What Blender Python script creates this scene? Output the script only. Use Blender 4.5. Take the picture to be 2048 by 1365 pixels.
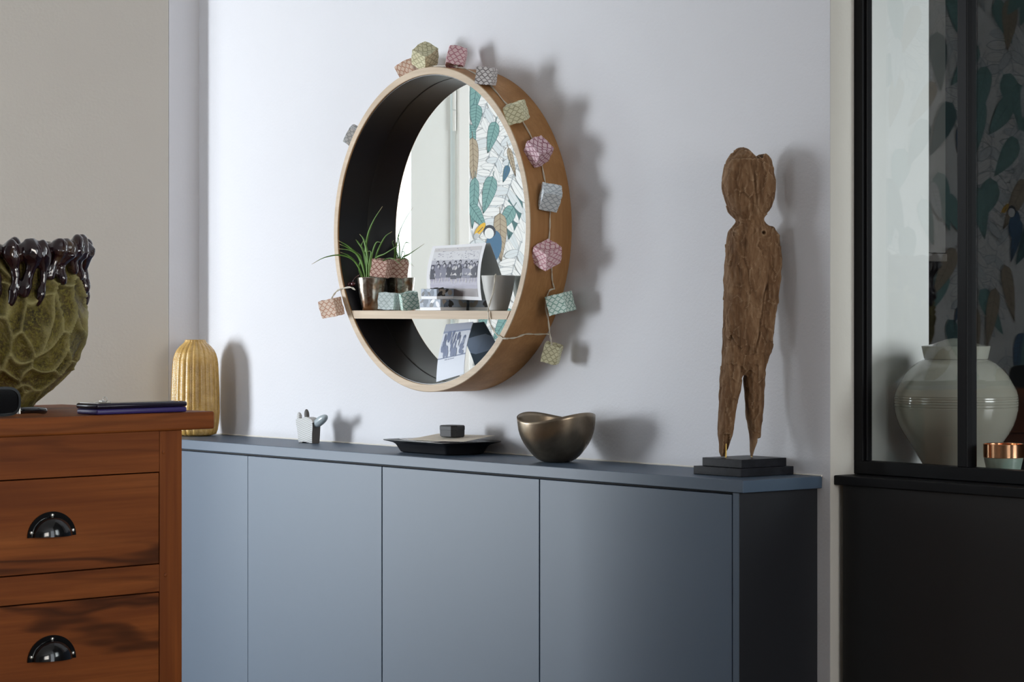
import bpy, bmesh, math, random
from mathutils import Vector, Matrix, Euler, noise
R_ = math.radians
PI = math.pi
for o in list(bpy.data.objects):
    bpy.data.objects.remove(o, do_unlink=True)
SC = bpy.context.scene
COL = SC.collection

# ------------------------------------------------------------------ camera
cam_d = bpy.data.cameras.new('camera')
cam_d.sensor_width = 36.0
cam_d.lens = 5248.0 / 2048.0 * 36.0
cam_d.shift_y = -(682.5 - 614.0) / 2048.0
cam_d.clip_start = 0.05
cam = bpy.data.objects.new('camera', cam_d)
COL.objects.link(cam)
cam.location = (5.2637, -3.3144, 1.26)
cam.rotation_euler = (R_(90), 0, R_(51.0))
SC.camera = cam

# ------------------------------------------------------------------ world, lights, exposure
world = bpy.data.worlds.new('world')
SC.world = world
world.use_nodes = True
bg = world.node_tree.nodes['Background']
bg.inputs[0].default_value = (0.86, 0.93, 1.0, 1)
bg.inputs[1].default_value = 3.2


def area(name, loc, target, sx, sy, power, color, spread=180):
    d = bpy.data.lights.new(name, 'AREA')
    d.shape = 'RECTANGLE'
    d.size, d.size_y = sx, sy
    d.energy = power
    d.color = color
    d.spread = R_(spread)
    o = bpy.data.objects.new(name, d)
    COL.objects.link(o)
    o.location = loc
    o.rotation_euler = (Vector(target) - Vector(loc)).to_track_quat('-Z', 'Y').to_euler()
    return o


# daylight outside the left window, the right window and the kitchen window
area('daylight_left_window', (-2.65, -4.25, 1.30), (-1.04, -0.60, 1.24), 2.1, 1.5, 102, (0.89, 0.945, 1.0), 66)
area('daylight_right_window', (6.95, -1.5, 1.7), (-1.5, -2.2, 1.3), 1.6, 1.4, 11, (1.0, 0.90, 0.78), 70)
area('fill_wallpaper_front', (0.30, -6.0, 1.6), (-1.3, -2.1, 1.5), 1.2, 1.4, 13, (0.95, 0.97, 1.0), 46)  # added fill lamp to brighten the wallpaper and door in the mirror
area('daylight_glazed_door', (-2.05, -1.50, 1.35), (1.2, -0.2, 1.35), 0.6, 1.6, 16, (0.88, 0.94, 1.0), 120)
area('daylight_kitchen_window', (4.35, 0.75, 1.55), (2.05, 0.20, 1.3), 0.7, 0.9, 4.5, (0.95, 0.98, 1.0), 70)
SC.view_settings.view_transform = 'Standard'
SC.view_settings.look = 'None'
SC.view_settings.gamma = 1.0
SC.view_settings.use_curve_mapping = False
SC.view_settings.exposure = 0.0


# ------------------------------------------------------------------ node helper and materials
class NT:
    def __init__(self, name):
        self.m = bpy.data.materials.new(name)
        self.m.use_nodes = True
        self.t = self.m.node_tree
        self.t.nodes.clear()
        self.out = self.n('ShaderNodeOutputMaterial')

    def n(self, typ, ins=None, **attr):
        nd = self.t.nodes.new(typ)
        for k, v in attr.items():
            setattr(nd, k, v)
        for k, v in (ins or {}).items():
            self.set(nd.inputs[k], v)
        return nd

    def set(self, sock, v):
        if isinstance(v, bpy.types.NodeSocket):
            self.t.links.new(v, sock)
        elif isinstance(v, (tuple, list)) and len(v) == 3 and sock.type == 'RGBA':
            sock.default_value = (*v, 1)
        else:
            sock.default_value = v

    def math(self, op, a, b=0.0, c=None, clamp=False):
        nd = self.n('ShaderNodeMath', operation=op, use_clamp=clamp)
        self.set(nd.inputs[0], a)
        self.set(nd.inputs[1], b)
        if c is not None:
            self.set(nd.inputs[2], c)
        return nd.outputs[0]

    def mix(self, fac, a, b, blend='MIX'):
        nd = self.n('ShaderNodeMix', data_type='RGBA', blend_type=blend)
        self.set(nd.inputs[0], fac)
        self.set(nd.inputs[6], a)
        self.set(nd.inputs[7], b)
        return nd.outputs[2]

    def coord(self, which='Object', scale=(1, 1, 1), loc=(0, 0, 0), rot=(0, 0, 0)):
        tc = self.n('ShaderNodeTexCoord')
        mp = self.n('ShaderNodeMapping')
        mp.inputs['Scale'].default_value = scale
        mp.inputs['Location'].default_value = loc
        mp.inputs['Rotation'].default_value = rot
        self.t.links.new(tc.outputs[which], mp.inputs['Vector'])
        return mp.outputs[0]

    def noise(self, vec, scale, detail=4, rough=0.5, dist=0.0):
        nd = self.n('ShaderNodeTexNoise', {'Vector': vec, 'Scale': scale, 'Detail': detail, 'Roughness': rough, 'Distortion': dist})
        return nd.outputs['Fac']

    def ramp(self, fac, stops):
        nd = self.n('ShaderNodeValToRGB', {'Fac': fac})
        el = nd.color_ramp.elements
        while len(el) < len(stops):
            el.new(0.5)
        for e, (p, c) in zip(el, stops):
            e.position = p
            e.color = (*c, 1) if len(c) == 3 else c
        return nd.outputs[0]

    def bump(self, h, strength, dist):
        nd = self.n('ShaderNodeBump', {'Height': h, 'Strength': strength, 'Distance': dist})
        return nd.outputs[0]

    def bsdf(self, **kw):
        p = self.n('ShaderNodeBsdfPrincipled')
        for k, v in kw.items():
            self.set(p.inputs[k.replace('_', ' ')], v)
        self.t.links.new(p.outputs[0], self.out.inputs[0])
        return p


def plain(name, col, rough=0.5, metal=0.0, spec=0.5, coat=0.0, var=0.0, vscale=20, bump=0.0, bscale=200, bdist=0.001):
    t = NT(name)
    c = col
    kw = {}
    if var:
        v = t.coord()
        f = t.noise(v, vscale, 5, 0.6)
        c = t.mix(f, tuple(x * (1 - var) for x in col), tuple(min(1, x * (1 + var)) for x in col))
    if bump:
        v2 = t.coord()
        kw['Normal'] = t.bump(t.noise(v2, bscale, 3, 0.5), bump, bdist)
    t.bsdf(Base_Color=c, Roughness=rough, Metallic=metal, Specular_IOR_Level=spec, Coat_Weight=coat, **kw)
    return t.m


M = {}
M['wall'] = plain('plaster_cool_white', (0.70, 0.705, 0.735), 0.85, spec=0.2, var=0.02, vscale=3, bump=0.35, bscale=160, bdist=0.002)
M['wall_warm'] = plain('plaster_greige', (0.60, 0.57, 0.52), 0.9, spec=0.15, var=0.03, vscale=4, bump=0.2, bscale=160, bdist=0.0015)
M['wall_strip'] = plain('plaster_warm_white', (0.66, 0.645, 0.60), 0.8, spec=0.2, var=0.03, vscale=6, bump=0.2, bscale=120, bdist=0.0015)
M['wall_kitchen'] = plain('kitchen_white', (0.72, 0.73, 0.72), 0.7, spec=0.3, var=0.03, vscale=5, bump=0.2, bscale=60, bdist=0.002)
M['ceiling'] = plain('ceiling_white', (0.8, 0.8, 0.8), 0.9)
M['wall_dark'] = plain('far_room_paint', (0.30, 0.29, 0.28), 0.9)
M['white_paint'] = plain('gloss_white_paint', (0.80, 0.82, 0.80), 0.4, var=0.02)
M['white_bright'] = plain('white_joinery', (0.86, 0.86, 0.84), 0.4)
M['caulk'] = plain('caulk_white', (0.80, 0.77, 0.70), 0.7, bump=0.5, bscale=300)
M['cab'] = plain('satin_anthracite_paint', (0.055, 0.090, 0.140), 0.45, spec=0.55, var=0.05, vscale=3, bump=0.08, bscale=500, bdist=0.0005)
M['cab_end_shaded'] = plain('anthracite_end_shaded', (0.020, 0.022, 0.027), 0.45, spec=0.3)  # darkened cabinet paint: the shade on the end is put into the colour
M['cab_in'] = plain('cabinet_gap_black', (0.012, 0.012, 0.014), 0.7)
M['frame_black'] = plain('black_metal_frame', (0.005, 0.005, 0.006), 0.5, spec=0.16)
M['base_black'] = plain('black_panel', (0.014, 0.0135, 0.0135), 0.42, spec=0.35, var=0.1, vscale=8)
M['lining'] = plain('black_satin_lining', (0.008, 0.0085, 0.012), 0.30, spec=0.6, bump=0.05, bscale=600, bdist=0.0003)
M['mirror'] = plain('mirror_silver', (0.93, 0.96, 0.95), 0.0, metal=1.0)
M['black_gloss'] = plain('gloss_black', (0.006, 0.006, 0.007), 0.12, spec=0.5, coat=0.3)
M['black_satin'] = plain('black_lacquer', (0.012, 0.012, 0.014), 0.28, spec=0.5)
M['black_matte'] = plain('black_plastic', (0.018, 0.018, 0.020), 0.5)
M['pin_metal'] = plain('screw_steel', (0.75, 0.73, 0.68), 0.3, metal=1.0)
M['brass'] = plain('brass', (0.75, 0.52, 0.16), 0.25, metal=1.0)
M['paper'] = plain('white_paper', (0.82, 0.82, 0.84), 0.7, spec=0.2)
M['cream'] = plain('cream_card', (0.87, 0.81, 0.69), 0.7, spec=0.2)
M['cord'] = plain('clear_cord', (0.72, 0.68, 0.58), 0.35, spec=0.6)
M['cup'] = plain('matte_porcelain', (0.60, 0.60, 0.58), 0.45, var=0.02)
M['soil'] = plain('soil', (0.06, 0.04, 0.03), 0.9, bump=1.0, bscale=300)
M['leaf_plant'] = None
M['purple'] = plain('purple_case', (0.035, 0.022, 0.13), 0.38)
M['tablet'] = plain('dark_violet_tablet', (0.012, 0.008, 0.022), 0.22)
M['screen'] = plain('tablet_glass', (0.01, 0.01, 0.012), 0.06)
M['berry'] = plain('dark_red_bead', (0.06, 0.01, 0.012), 0.12, coat=0.5)
M['tail'] = plain('grey_glazed_clay', (0.34, 0.40, 0.43), 0.25)
M['cat_dark'] = plain('dark_grey_clay', (0.10, 0.095, 0.09), 0.7, bump=0.5, bscale=400)
M['curtain'] = plain('sash_white', (0.85, 0.86, 0.85), 0.4)
M['counter'] = plain('kitchen_counter', (0.35, 0.36, 0.38), 0.15)
M['kit_grey'] = plain('grey_taupe_cupboard', (0.20, 0.18, 0.165), 0.55, var=0.1)
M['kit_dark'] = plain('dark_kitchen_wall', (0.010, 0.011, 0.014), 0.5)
M['sage'] = plain('sage_ceramic', (0.18, 0.235, 0.20), 0.35)
M['celadon'] = plain('grey_glazed_jar', (0.25, 0.25, 0.21), 0.09, spec=0.5, var=0.06, vscale=12)
M['copper'] = plain('copper_band', (0.85, 0.45, 0.26), 0.15, metal=1.0)
M['lens'] = plain('dark_lens', (0.004, 0.004, 0.005), 0.05, coat=0.5)
M['floor'] = None


def wood(name, axis, c_dark, c_mid, c_light, rough, streak=0.0, scale=1.0, spec=0.3, knots=0.0):
    """grain runs along the given local axis"""
    t = NT(name)
    s = [14 * scale] * 3
    s[axis] = 0.9 * scale
    v = t.coord('Object', tuple(s))
    warp = t.noise(v, 1.0, 3, 0.5)
    s2 = [70 * scale] * 3
    s2[axis] = 2.2 * scale
    v2 = t.coord('Object', tuple(s2))
    fine = t.noise(v2, 1.2, 6, 0.65, 0.3)
    base = t.ramp(warp, [(0.25, c_dark), (0.5, c_mid), (0.75, c_light)])
    col = t.mix(t.math('MULTIPLY', t.ramp(fine, [(0.35, (0, 0, 0)), (0.65, (1, 1, 1))]), 0.6), base, c_dark)
    if streak:
        s3 = [9 * scale] * 3
        s3[axis] = 1.1 * scale
        v3 = t.coord('Object', tuple(s3), loc=(0.31, 0.77, 0.13))
        sn = t.noise(v3, 0.6, 4, 0.55, 0.5)
        st = t.ramp(t.math('ABSOLUTE', t.math('SUBTRACT', sn, 0.5)), [(0.0, (1, 1, 1)), (0.010, (0.8, 0.8, 0.8)), (0.026, (0, 0, 0))])
        col = t.mix(t.math('MULTIPLY', st, streak), col, tuple(x * 0.10 for x in c_dark))
    bmp = t.bump(fine, 0.12, 0.001)
    t.bsdf(Base_Color=col, Roughness=rough, Specular_IOR_Level=spec, Normal=bmp)
    return t.m


TD, TM, TL = (0.12, 0.030, 0.007), (0.225, 0.064, 0.0135), (0.33, 0.108, 0.026)
M['teak_y'] = wood('teak_horizontal', 1, TD, TM, TL, 0.5, spec=0.15, streak=0.7)
M['teak_rail'] = wood('teak_rail', 1, TD, TM, TL, 0.5, spec=0.15, streak=0.25)
M['teak_z'] = wood('teak_vertical', 2, TD, TM, TL, 0.5, spec=0.15, streak=0.3)
OD, OM, OL = (0.45, 0.335, 0.225), (0.58, 0.45, 0.315), (0.68, 0.55, 0.40)
M['oak_x'] = wood('oak_horizontal', 0, OD, OM, OL, 0.5, scale=1.6)
M['oak_y'] = wood('oak_bent_veneer', 2, (0.33, 0.165, 0.065), (0.42, 0.220, 0.09), (0.50, 0.275, 0.12), 0.55, scale=2.0, spec=0.2)
M['floor'] = wood('oak_floor', 0, (0.16, 0.10, 0.06), (0.25, 0.16, 0.09), (0.33, 0.22, 0.13), 0.4)
M['plinth'] = wood('black_stained_wood', 0, (0.005, 0.005, 0.007), (0.012, 0.013, 0.018), (0.022, 0.024, 0.033), 0.40, scale=1.5, spec=0.22)


def m_carved():
    t = NT('weathered_carved_wood')
    v = t.coord('Object', (1, 1, 0.28))
    a = t.noise(v, 42, 8, 0.65, 0.4)
    v2 = t.coord('Object', (1, 1, 1))
    b = t.noise(v2, 16, 4, 0.6)
    col = t.ramp(a, [(0.30, (0.060, 0.030, 0.014)), (0.47, (0.175, 0.095, 0.047)), (0.58, (0.25, 0.145, 0.077)), (0.70, (0.40, 0.26, 0.155))])
    col = t.mix(t.math('MULTIPLY', b, 0.4), col, (0.13, 0.065, 0.032))
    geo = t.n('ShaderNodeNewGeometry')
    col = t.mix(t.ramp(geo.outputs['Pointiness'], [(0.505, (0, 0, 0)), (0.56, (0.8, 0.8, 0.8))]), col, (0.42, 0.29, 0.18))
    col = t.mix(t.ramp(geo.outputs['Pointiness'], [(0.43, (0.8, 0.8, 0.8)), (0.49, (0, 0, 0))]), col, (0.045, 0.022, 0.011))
    v3 = t.coord('Object', (1, 1, 0.5))
    vo = t.n('ShaderNodeTexVoronoi', {'Vector': v3, 'Scale': 95.0})
    h = t.math('ADD', t.math('MULTIPLY', a, 1.0), t.math('MULTIPLY', vo.outputs['Distance'], 0.6))
    t.bsdf(Base_Color=col, Roughness=0.82, Specular_IOR_Level=0.2, Normal=t.bump(h, 1.0, 0.006))
    return t.m


def m_bowl():
    t = NT('aged_bronze')
    v = t.coord('Object', (1, 1, 1))
    a = t.noise(v, 14, 6, 0.6, 0.6)
    b = t.noise(t.coord('Object', (60, 60, 4)), 1.0, 4, 0.6)
    col = t.ramp(a, [(0.25, (0.16, 0.12, 0.085)), (0.5, (0.30, 0.245, 0.18)), (0.75, (0.46, 0.37, 0.26))])
    col = t.mix(t.math('MULTIPLY', b, 0.25), col, (0.10, 0.07, 0.05))
    t.bsdf(Base_Color=col, Metallic=0.9, Roughness=t.math('MULTIPLY_ADD', a, 0.25, 0.18), Normal=t.bump(b, 0.08, 0.001))
    return t.m


def m_gold():
    t = NT('ochre_glaze')
    tc = t.n('ShaderNodeTexCoord')
    sep = t.n('ShaderNodeSeparateXYZ', {0: tc.outputs['Object']})
    w = t.math('SINE', t.math('MULTIPLY_ADD', sep.outputs[2], 2300.0, t.math('MULTIPLY', t.noise(tc.outputs['Object'], 60, 2), 5.0)))
    a = t.noise(tc.outputs['Object'], 30, 4)
    col = t.ramp(a, [(0.3, (0.40, 0.23, 0.05)), (0.6, (0.60, 0.37, 0.10)), (0.8, (0.72, 0.50, 0.20))])
    t.bsdf(Base_Color=col, Roughness=0.26, Specular_IOR_Level=0.6, Coat_Weight=0.4, Coat_Roughness=0.15, Normal=t.bump(w, 0.35, 0.0006))
    return t.m


def m_lichen():
    t = NT('olive_crust_glaze')
    at = t.n('ShaderNodeAttribute', attribute_name='ridge')
    v = t.coord('Object')
    a = t.noise(v, 28, 6, 0.65, 0.5)
    b = t.noise(v, 220, 4, 0.7)
    c = t.noise(v, 9, 3, 0.5)
    cell = t.ramp(a, [(0.34, (0.014, 0.010, 0.002)), (0.47, (0.070, 0.052, 0.008)), (0.56, (0.13, 0.102, 0.018)), (0.70, (0.24, 0.20, 0.075))])
    cell = t.mix(t.ramp(c, [(0.45, (0, 0, 0)), (0.65, (1, 1, 1))]), cell, (0.085, 0.045, 0.008))
    cell = t.mix(t.math('MULTIPLY', t.ramp(b, [(0.48, (0, 0, 0)), (0.58, (1, 1, 1))]), 0.7), cell, (0.21, 0.18, 0.022))
    col = t.mix(t.math('MULTIPLY', at.outputs['Fac'], 0.9), cell, t.mix(a, (0.22, 0.185, 0.085), (0.46, 0.42, 0.16)))
    t.bsdf(Base_Color=col, Roughness=0.55, Normal=t.bump(t.math('ADD', a, b), 0.8, 0.005))
    return t.m


def m_stripe():
    t = NT('ribbed_pale_clay')
    tc = t.n('ShaderNodeTexCoord')
    sep = t.n('ShaderNodeSeparateXYZ', {0: tc.outputs['Object']})
    wob = t.noise(tc.outputs['Object'], 40, 2)
    ph = t.math('ADD', t.math('MULTIPLY', sep.outputs[2], 1500.0), t.math('ADD', t.math('MULTIPLY', sep.outputs[0], -420.0), t.math('MULTIPLY', wob, 6.0)))
    s = t.math('MULTIPLY_ADD', t.math('SINE', ph), 0.5, 0.5)
    col = t.mix(s, (0.42, 0.42, 0.41), (0.62, 0.63, 0.63))
    t.bsdf(Base_Color=col, Roughness=0.6, Normal=t.bump(s, 0.5, 0.0008))
    return t.m


def m_lantern(name, paper, line):
    """thin ogee net of printed wavy lines on pale paper, laid out in the paper's own uv"""
    t = NT(name)
    uv = t.n('ShaderNodeUVMap')
    sep = t.n('ShaderNodeSeparateXYZ', {0: uv.outputs[0]})
    u, v = sep.outputs[0], sep.outputs[1]
    cw = t.math('MULTIPLY', t.math('COSINE', t.math('MULTIPLY', u, 2 * PI * 3.0)), 0.30)
    vv = t.math('MULTIPLY', v, 6.0)
    a = t.math('FRACT', t.math('MULTIPLY', t.math('ADD', vv, cw), 0.5))
    b = t.math('FRACT', t.math('MULTIPLY', t.math('ADD', t.math('SUBTRACT', vv, cw), 1.0), 0.5))
    la = t.math('LESS_THAN', t.math('ABSOLUTE', t.math('SUBTRACT', a, 0.5)), 0.095)
    lb = t.math('LESS_THAN', t.math('ABSOLUTE', t.math('SUBTRACT', b, 0.5)), 0.075)
    ln = t.math('MAXIMUM', la, lb)
    col = t.mix(t.math('MULTIPLY', ln, 0.85), paper, line)
    p = t.bsdf(Base_Color=col, Roughness=0.6, Specular_IOR_Level=0.25)
    p.inputs['Subsurface Weight'].default_value = 0.0
    return t.m


def m_glass():
    """window glass: clear, with the mirror reflection of both its faces rising with the angle"""
    t = NT('window_glass')
    lw = t.n('ShaderNodeLayerWeight')
    lw.inputs['Blend'].default_value = 0.5
    f = t.math('MULTIPLY_ADD', t.math('POWER', lw.outputs['Facing'], 5.0), 0.95, 0.045, clamp=True)
    tr = t.n('ShaderNodeBsdfTransparent', {'Color': (0.96, 0.975, 0.965)})
    gl = t.n('ShaderNodeBsdfGlossy', {'Color': (1, 1, 1), 'Roughness': 0.0})
    mx = t.n('ShaderNodeMixShader', {0: f, 1: tr.outputs[0], 2: gl.outputs[0]})
    t.t.links.new(mx.outputs[0], t.out.inputs[0])
    return t.m


def m_pot():
    t = NT('antiqued_mercury_glass')
    v = t.coord('Object')
    a = t.noise(v, 70, 6, 0.7, 0.8)
    c = t.noise(v, 22, 3, 0.6)
    col = t.ramp(a, [(0.3, (0.20, 0.15, 0.11)), (0.5, (0.50, 0.44, 0.38)), (0.7, (0.72, 0.68, 0.62))])
    col = t.mix(t.ramp(c, [(0.5, (0, 0, 0)), (0.62, (1, 1, 1))]), col, (0.40, 0.22, 0.12))
    t.bsdf(Base_Color=col, Metallic=0.92, Roughness=t.math('MULTIPLY_ADD', a, 0.3, 0.05))
    return t.m


def m_leaf():
    t = NT('grass_leaf')
    at = t.n('ShaderNodeAttribute', attribute_name='along')
    a = t.noise(t.coord('Object'), 60, 2)
    g = t.mix(a, (0.07, 0.17, 0.025), (0.17, 0.34, 0.06))
    col = t.mix(t.ramp(at.outputs['Fac'], [(0.0, (0.25, 0.25, 0.25)), (0.12, (0, 0, 0)), (0.86, (0, 0, 0)), (0.97, (1, 1, 1))]), g, (0.42, 0.33, 0.17))
    t.bsdf(Base_Color=col, Roughness=0.45)
    return t.m


def m_drip():
    t = NT('aubergine_drip_glaze')
    a = t.noise(t.coord('Object'), 30, 4)
    col = t.ramp(a, [(0.3, (0.008, 0.005, 0.008)), (0.55, (0.022, 0.008, 0.011)), (0.72, (0.075, 0.045, 0.020))])
    t.bsdf(Base_Color=col, Roughness=0.10, Specular_IOR_Level=0.6, Coat_Weight=0.5)
    return t.m


M['carved'] = m_carved()
M['bowl'] = m_bowl()
M['gold'] = m_gold()
M['lichen'] = m_lichen()
M['stripe'] = m_stripe()
M['glass'] = m_glass()
M['pot'] = m_pot()
M['leaf_plant'] = m_leaf()
M['drip'] = m_drip()


# ------------------------------------------------------------------ mesh helpers
def box(bm, lo, hi, bev=0.0, seg=2):
    x0, y0, z0 = lo
    x1, y1, z1 = hi
    vs = [bm.verts.new(p) for p in ((x0, y0, z0), (x1, y0, z0), (x1, y1, z0), (x0, y1, z0), (x0, y0, z1), (x1, y0, z1), (x1, y1, z1), (x0, y1, z1))]
    fs = [bm.faces.new([vs[i] for i in f]) for f in ((0, 3, 2, 1), (4, 5, 6, 7), (0, 1, 5, 4), (1, 2, 6, 5), (2, 3, 7, 6), (3, 0, 4, 7))]
    if bev:
        es = list({e for f in fs for e in f.edges})
        bmesh.ops.bevel(bm, geom=es, offset=bev, segments=seg, profile=0.5, affect='EDGES')
    return bm


def newbox(lo, hi, bev=0.0, seg=2):
    return box(bmesh.new(), lo, hi, bev, seg)


def lathe(bm, prof, seg=64, center=(0, 0, 0), fn=None, close_bottom=False, close_top=False):
    """prof: list of (radius, z). fn(phi, i, r, z) -> (r, z) lets the rim or flutes vary"""
    cx, cy, cz = center
    rings = []
    for i, (r, z) in enumerate(prof):
        ring = []
        for k in range(seg):
            ph = 2 * PI * k / seg
            rr, zz = fn(ph, i, r, z) if fn else (r, z)
            ring.append(bm.verts.new((cx + rr * math.cos(ph), cy + rr * math.sin(ph), cz + zz)))
        rings.append(ring)
    for a, b in zip(rings, rings[1:]):
        for k in range(seg):
            bm.faces.new((a[k], a[(k + 1) % seg], b[(k + 1) % seg], b[k]))
    if close_bottom:
        bm.faces.new(list(reversed(rings[0])))
    if close_top:
        bm.faces.new(rings[-1])
    return bm


def smooth_path(pts, n=6):
    P = [Vector(p) for p in pts]
    if len(P) < 3:
        return P
    out = []
    for i in range(len(P) - 1):
        p0 = P[i - 1] if i > 0 else P[i] * 2 - P[i + 1]
        p1, p2 = P[i], P[i + 1]
        p3 = P[i + 2] if i + 2 < len(P) else P[i + 1] * 2 - P[i]
        for k in range(n):
            t = k / n
            out.append(0.5 * ((2 * p1) + (-p0 + p2) * t + (2 * p0 - 5 * p1 + 4 * p2 - p3) * t * t + (-p0 + 3 * p1 - 3 * p2 + p3) * t ** 3))
    out.append(P[-1])
    return out


def tube(bm, pts, r, sides=6, rad_fn=None):
    P = [Vector(p) for p in pts]
    prev = None
    up = Vector((0.31, 0.11, 0.94))
    for i, p in enumerate(P):
        d = (P[min(i + 1, len(P) - 1)] - P[max(i - 1, 0)])
        if d.length < 1e-9:
            d = Vector((0, 0, 1))
        d.normalize()
        a = d.cross(up)
        if a.length < 1e-4:
            a = d.cross(Vector((1, 0, 0)))
        a.normalize()
        b = d.cross(a)
        rr = rad_fn(i / (len(P) - 1)) if rad_fn else r
        ring = [bm.verts.new(p + (a * math.cos(2 * PI * k / sides) + b * math.sin(2 * PI * k / sides)) * rr) for k in range(sides)]
        if prev:
            for k in range(sides):
                bm.faces.new((prev[k], prev[(k + 1) % sides], ring[(k + 1) % sides], ring[k]))
        else:
            bm.faces.new(list(reversed(ring)))
        prev = ring
    bm.faces.new(prev)
    return bm


def ellipsoid(bm, c, r, u=16, v=10, rot=None):
    mat = Matrix.Translation(c) @ (rot.to_matrix().to_4x4() if rot else Matrix()) @ Matrix.Diagonal((*r, 1))
    bmesh.ops.create_uvsphere(bm, u_segments=u, v_segments=v, radius=1.0, matrix=mat)
    return bm


def poly_extrude(bm, pts, vec):
    a = [bm.verts.new(p) for p in pts]
    b = [bm.verts.new(Vector(p) + Vector(vec)) for p in pts]
    n = len(pts)
    bm.faces.new(list(reversed(a)))
    bm.faces.new(b)
    for i in range(n):
        bm.faces.new((a[i], a[(i + 1) % n], b[(i + 1) % n], b[i]))
    return bm


def finish(o, smooth):
    if smooth:
        for p in o.data.polygons:
            p.use_smooth = True
        if smooth == 'auto':
            o.data.set_sharp_from_angle(angle=R_(35))


def wmat(p):
    return p.matrix_basis if p is not None and p.parent is None else (p.parent.matrix_basis @ p.matrix_basis if p else Matrix())


def obj(name, bm, mat, parent=None, smooth=False, world=False, label=None, normals=True):
    """links bm as one mesh object; world=True: bm is in world coordinates"""
    if world and parent is not None:
        bm.transform(wmat(parent).inverted())
    if normals:
        bmesh.ops.recalc_face_normals(bm, faces=bm.faces)
    me = bpy.data.meshes.new(name)
    bm.to_mesh(me)
    bm.free()
    for mm in (mat if isinstance(mat, (list, tuple)) else [mat]):
        me.materials.append(M[mm] if isinstance(mm, str) else mm)
    o = bpy.data.objects.new(name, me)
    COL.objects.link(o)
    if parent is not None:
        o.parent = parent
    if label:
        o['label'] = label
    finish(o, smooth)
    return o


def tag(o, label, cat, group=None):
    o['label'] = label
    o['category'] = cat
    if group:
        o['group'] = group
    return o


def thing(name, label, cat, loc=(0, 0, 0), rotz=0.0, group=None, scale=1.0):
    o = bpy.data.objects.new(name, None)
    o.empty_display_size = 0.05
    COL.objects.link(o)
    o.matrix_basis = Matrix.Translation(loc) @ Matrix.Rotation(rotz, 4, 'Z') @ Matrix.Scale(scale, 4)
    return tag(o, label, cat, group)


def struct(name, bm, mat, parent=None, label=None, smooth=False):
    o = obj(name, bm, mat, parent, smooth)
    if parent is None:
        o['kind'] = 'structure'
        o['label'] = label
    return o


def voxel_fuse(o, size, fn=None, smooth_it=6):
    """fuse overlapping shells into one continuous skin, then let fn move its vertices"""
    md = o.modifiers.new('fuse', 'REMESH')
    md.mode = 'VOXEL'
    md.voxel_size = size
    sm = o.modifiers.new('ease', 'SMOOTH')
    sm.factor = 0.5
    sm.iterations = smooth_it
    dg = bpy.context.evaluated_depsgraph_get()
    me = bpy.data.meshes.new_from_object(o.evaluated_get(dg))
    o.modifiers.clear()
    old = o.data
    for mm in old.materials:
        if mm.name not in [x.name for x in me.materials if x]:
            me.materials.append(mm)
    o.data = me
    bpy.data.meshes.remove(old)
    if fn:
        me.update()
        nrm = [v.normal.copy() for v in me.vertices]
        for v, n in zip(me.vertices, nrm):
            v.co = fn(v.co.copy(), n)
        me.update()
    return o


# ================================================================== THE SETTING
ZC = 2.7
XW, YB, XR = -1.5, -5.6, 6.5
# wall with the mirror, and the short return on its right
struct('wall_back', newbox((0.0, 0.0, 0.0), (2.0529, 0.25, ZC)), 'wall', label='cool white plaster wall behind the round mirror and low cabinet')
# return strip on the right, warmer paint, running back to the glazed partition
struct('trim_1', newbox((2.0525, 0.0005, 0.0), (2.0535, 0.098, ZC)), 'wall_strip', label='narrow warm white wall edge beside the black glazed partition')
# return strip on the left and splayed wall
struct('trim_2', newbox((-0.10, -0.082, 0.0), (0.0, 0.30, ZC)), 'wall', label='narrow grey wall return left of the mirror wall')
bm = bmesh.new()
sx, sy = -0.51, -0.86
p0 = Vector((-0.0008, -0.083, 0))
p1 = p0 + Vector((sx, sy, 0)) * 0.66
nrm_ = Vector((-sy, sx, 0)).normalized()
back = -nrm_ * 0.07
poly_extrude(bm, [p0, p1, p1 + back, p0 + back], (0, 0, ZC))
struct('wall_left', bm, 'wall_warm', label='greige splayed wall behind the olive vase')
struct('wall_left_pier', newbox((XW, -0.45, 0), (p1.x - 0.02, 0.3, ZC)), 'wall_warm', label='plain wall end beyond the splayed wall')
struct('floor', newbox((-1.9, YB - 0.2, -0.1), (XR + 0.2, 1.8, 0.0)), 'floor', label='oak plank floor')
struct('ceiling', newbox((-1.7, YB - 0.2, ZC), (XR + 0.2, 1.8, ZC + 0.1)), 'ceiling', label='white ceiling')


def wall_with_hole(bm, axis, pos, thick, a0, a1, h0, h1, z0, z1, zt):
    """wall slab across axis (0: normal x, 1: normal y) from a0 to a1 with an opening h0..h1, z0..z1"""
    def b(p, q, r, s):
        if q - p < 1e-6 or s - r < 1e-6:
            return
        lo = [0, 0, r]
        hi = [0, 0, s]
        lo[axis], hi[axis] = min(pos, pos + thick), max(pos, pos + thick)
        lo[1 - axis], hi[1 - axis] = p, q
        box(bm, lo, hi)
    b(a0, h0, 0, zt)
    b(h1, a1, 0, zt)
    b(h0, h1, 0, z0)
    b(h0, h1, z1, zt)
    return bm


# far left wall: window 1 between the wallpapered strips, glazed door with its shutter panel
WY0, WY1 = -3.66, -2.33
bm = wall_with_hole(bmesh.new(), 0, XW, -0.10, YB, -1.98, WY0, WY1, 0.45, 2.35, ZC)
box(bm, (XW - 0.10, -1.98, 2.25), (XW, -0.45, ZC))
box(bm, (XW - 0.10, -1.30, 0), (XW, -0.45, 2.25))
wl = struct('wall_far_left', bm, 'white_paint', label='far wall with leaf wallpaper, seen only in the mirror and the glass')
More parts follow.
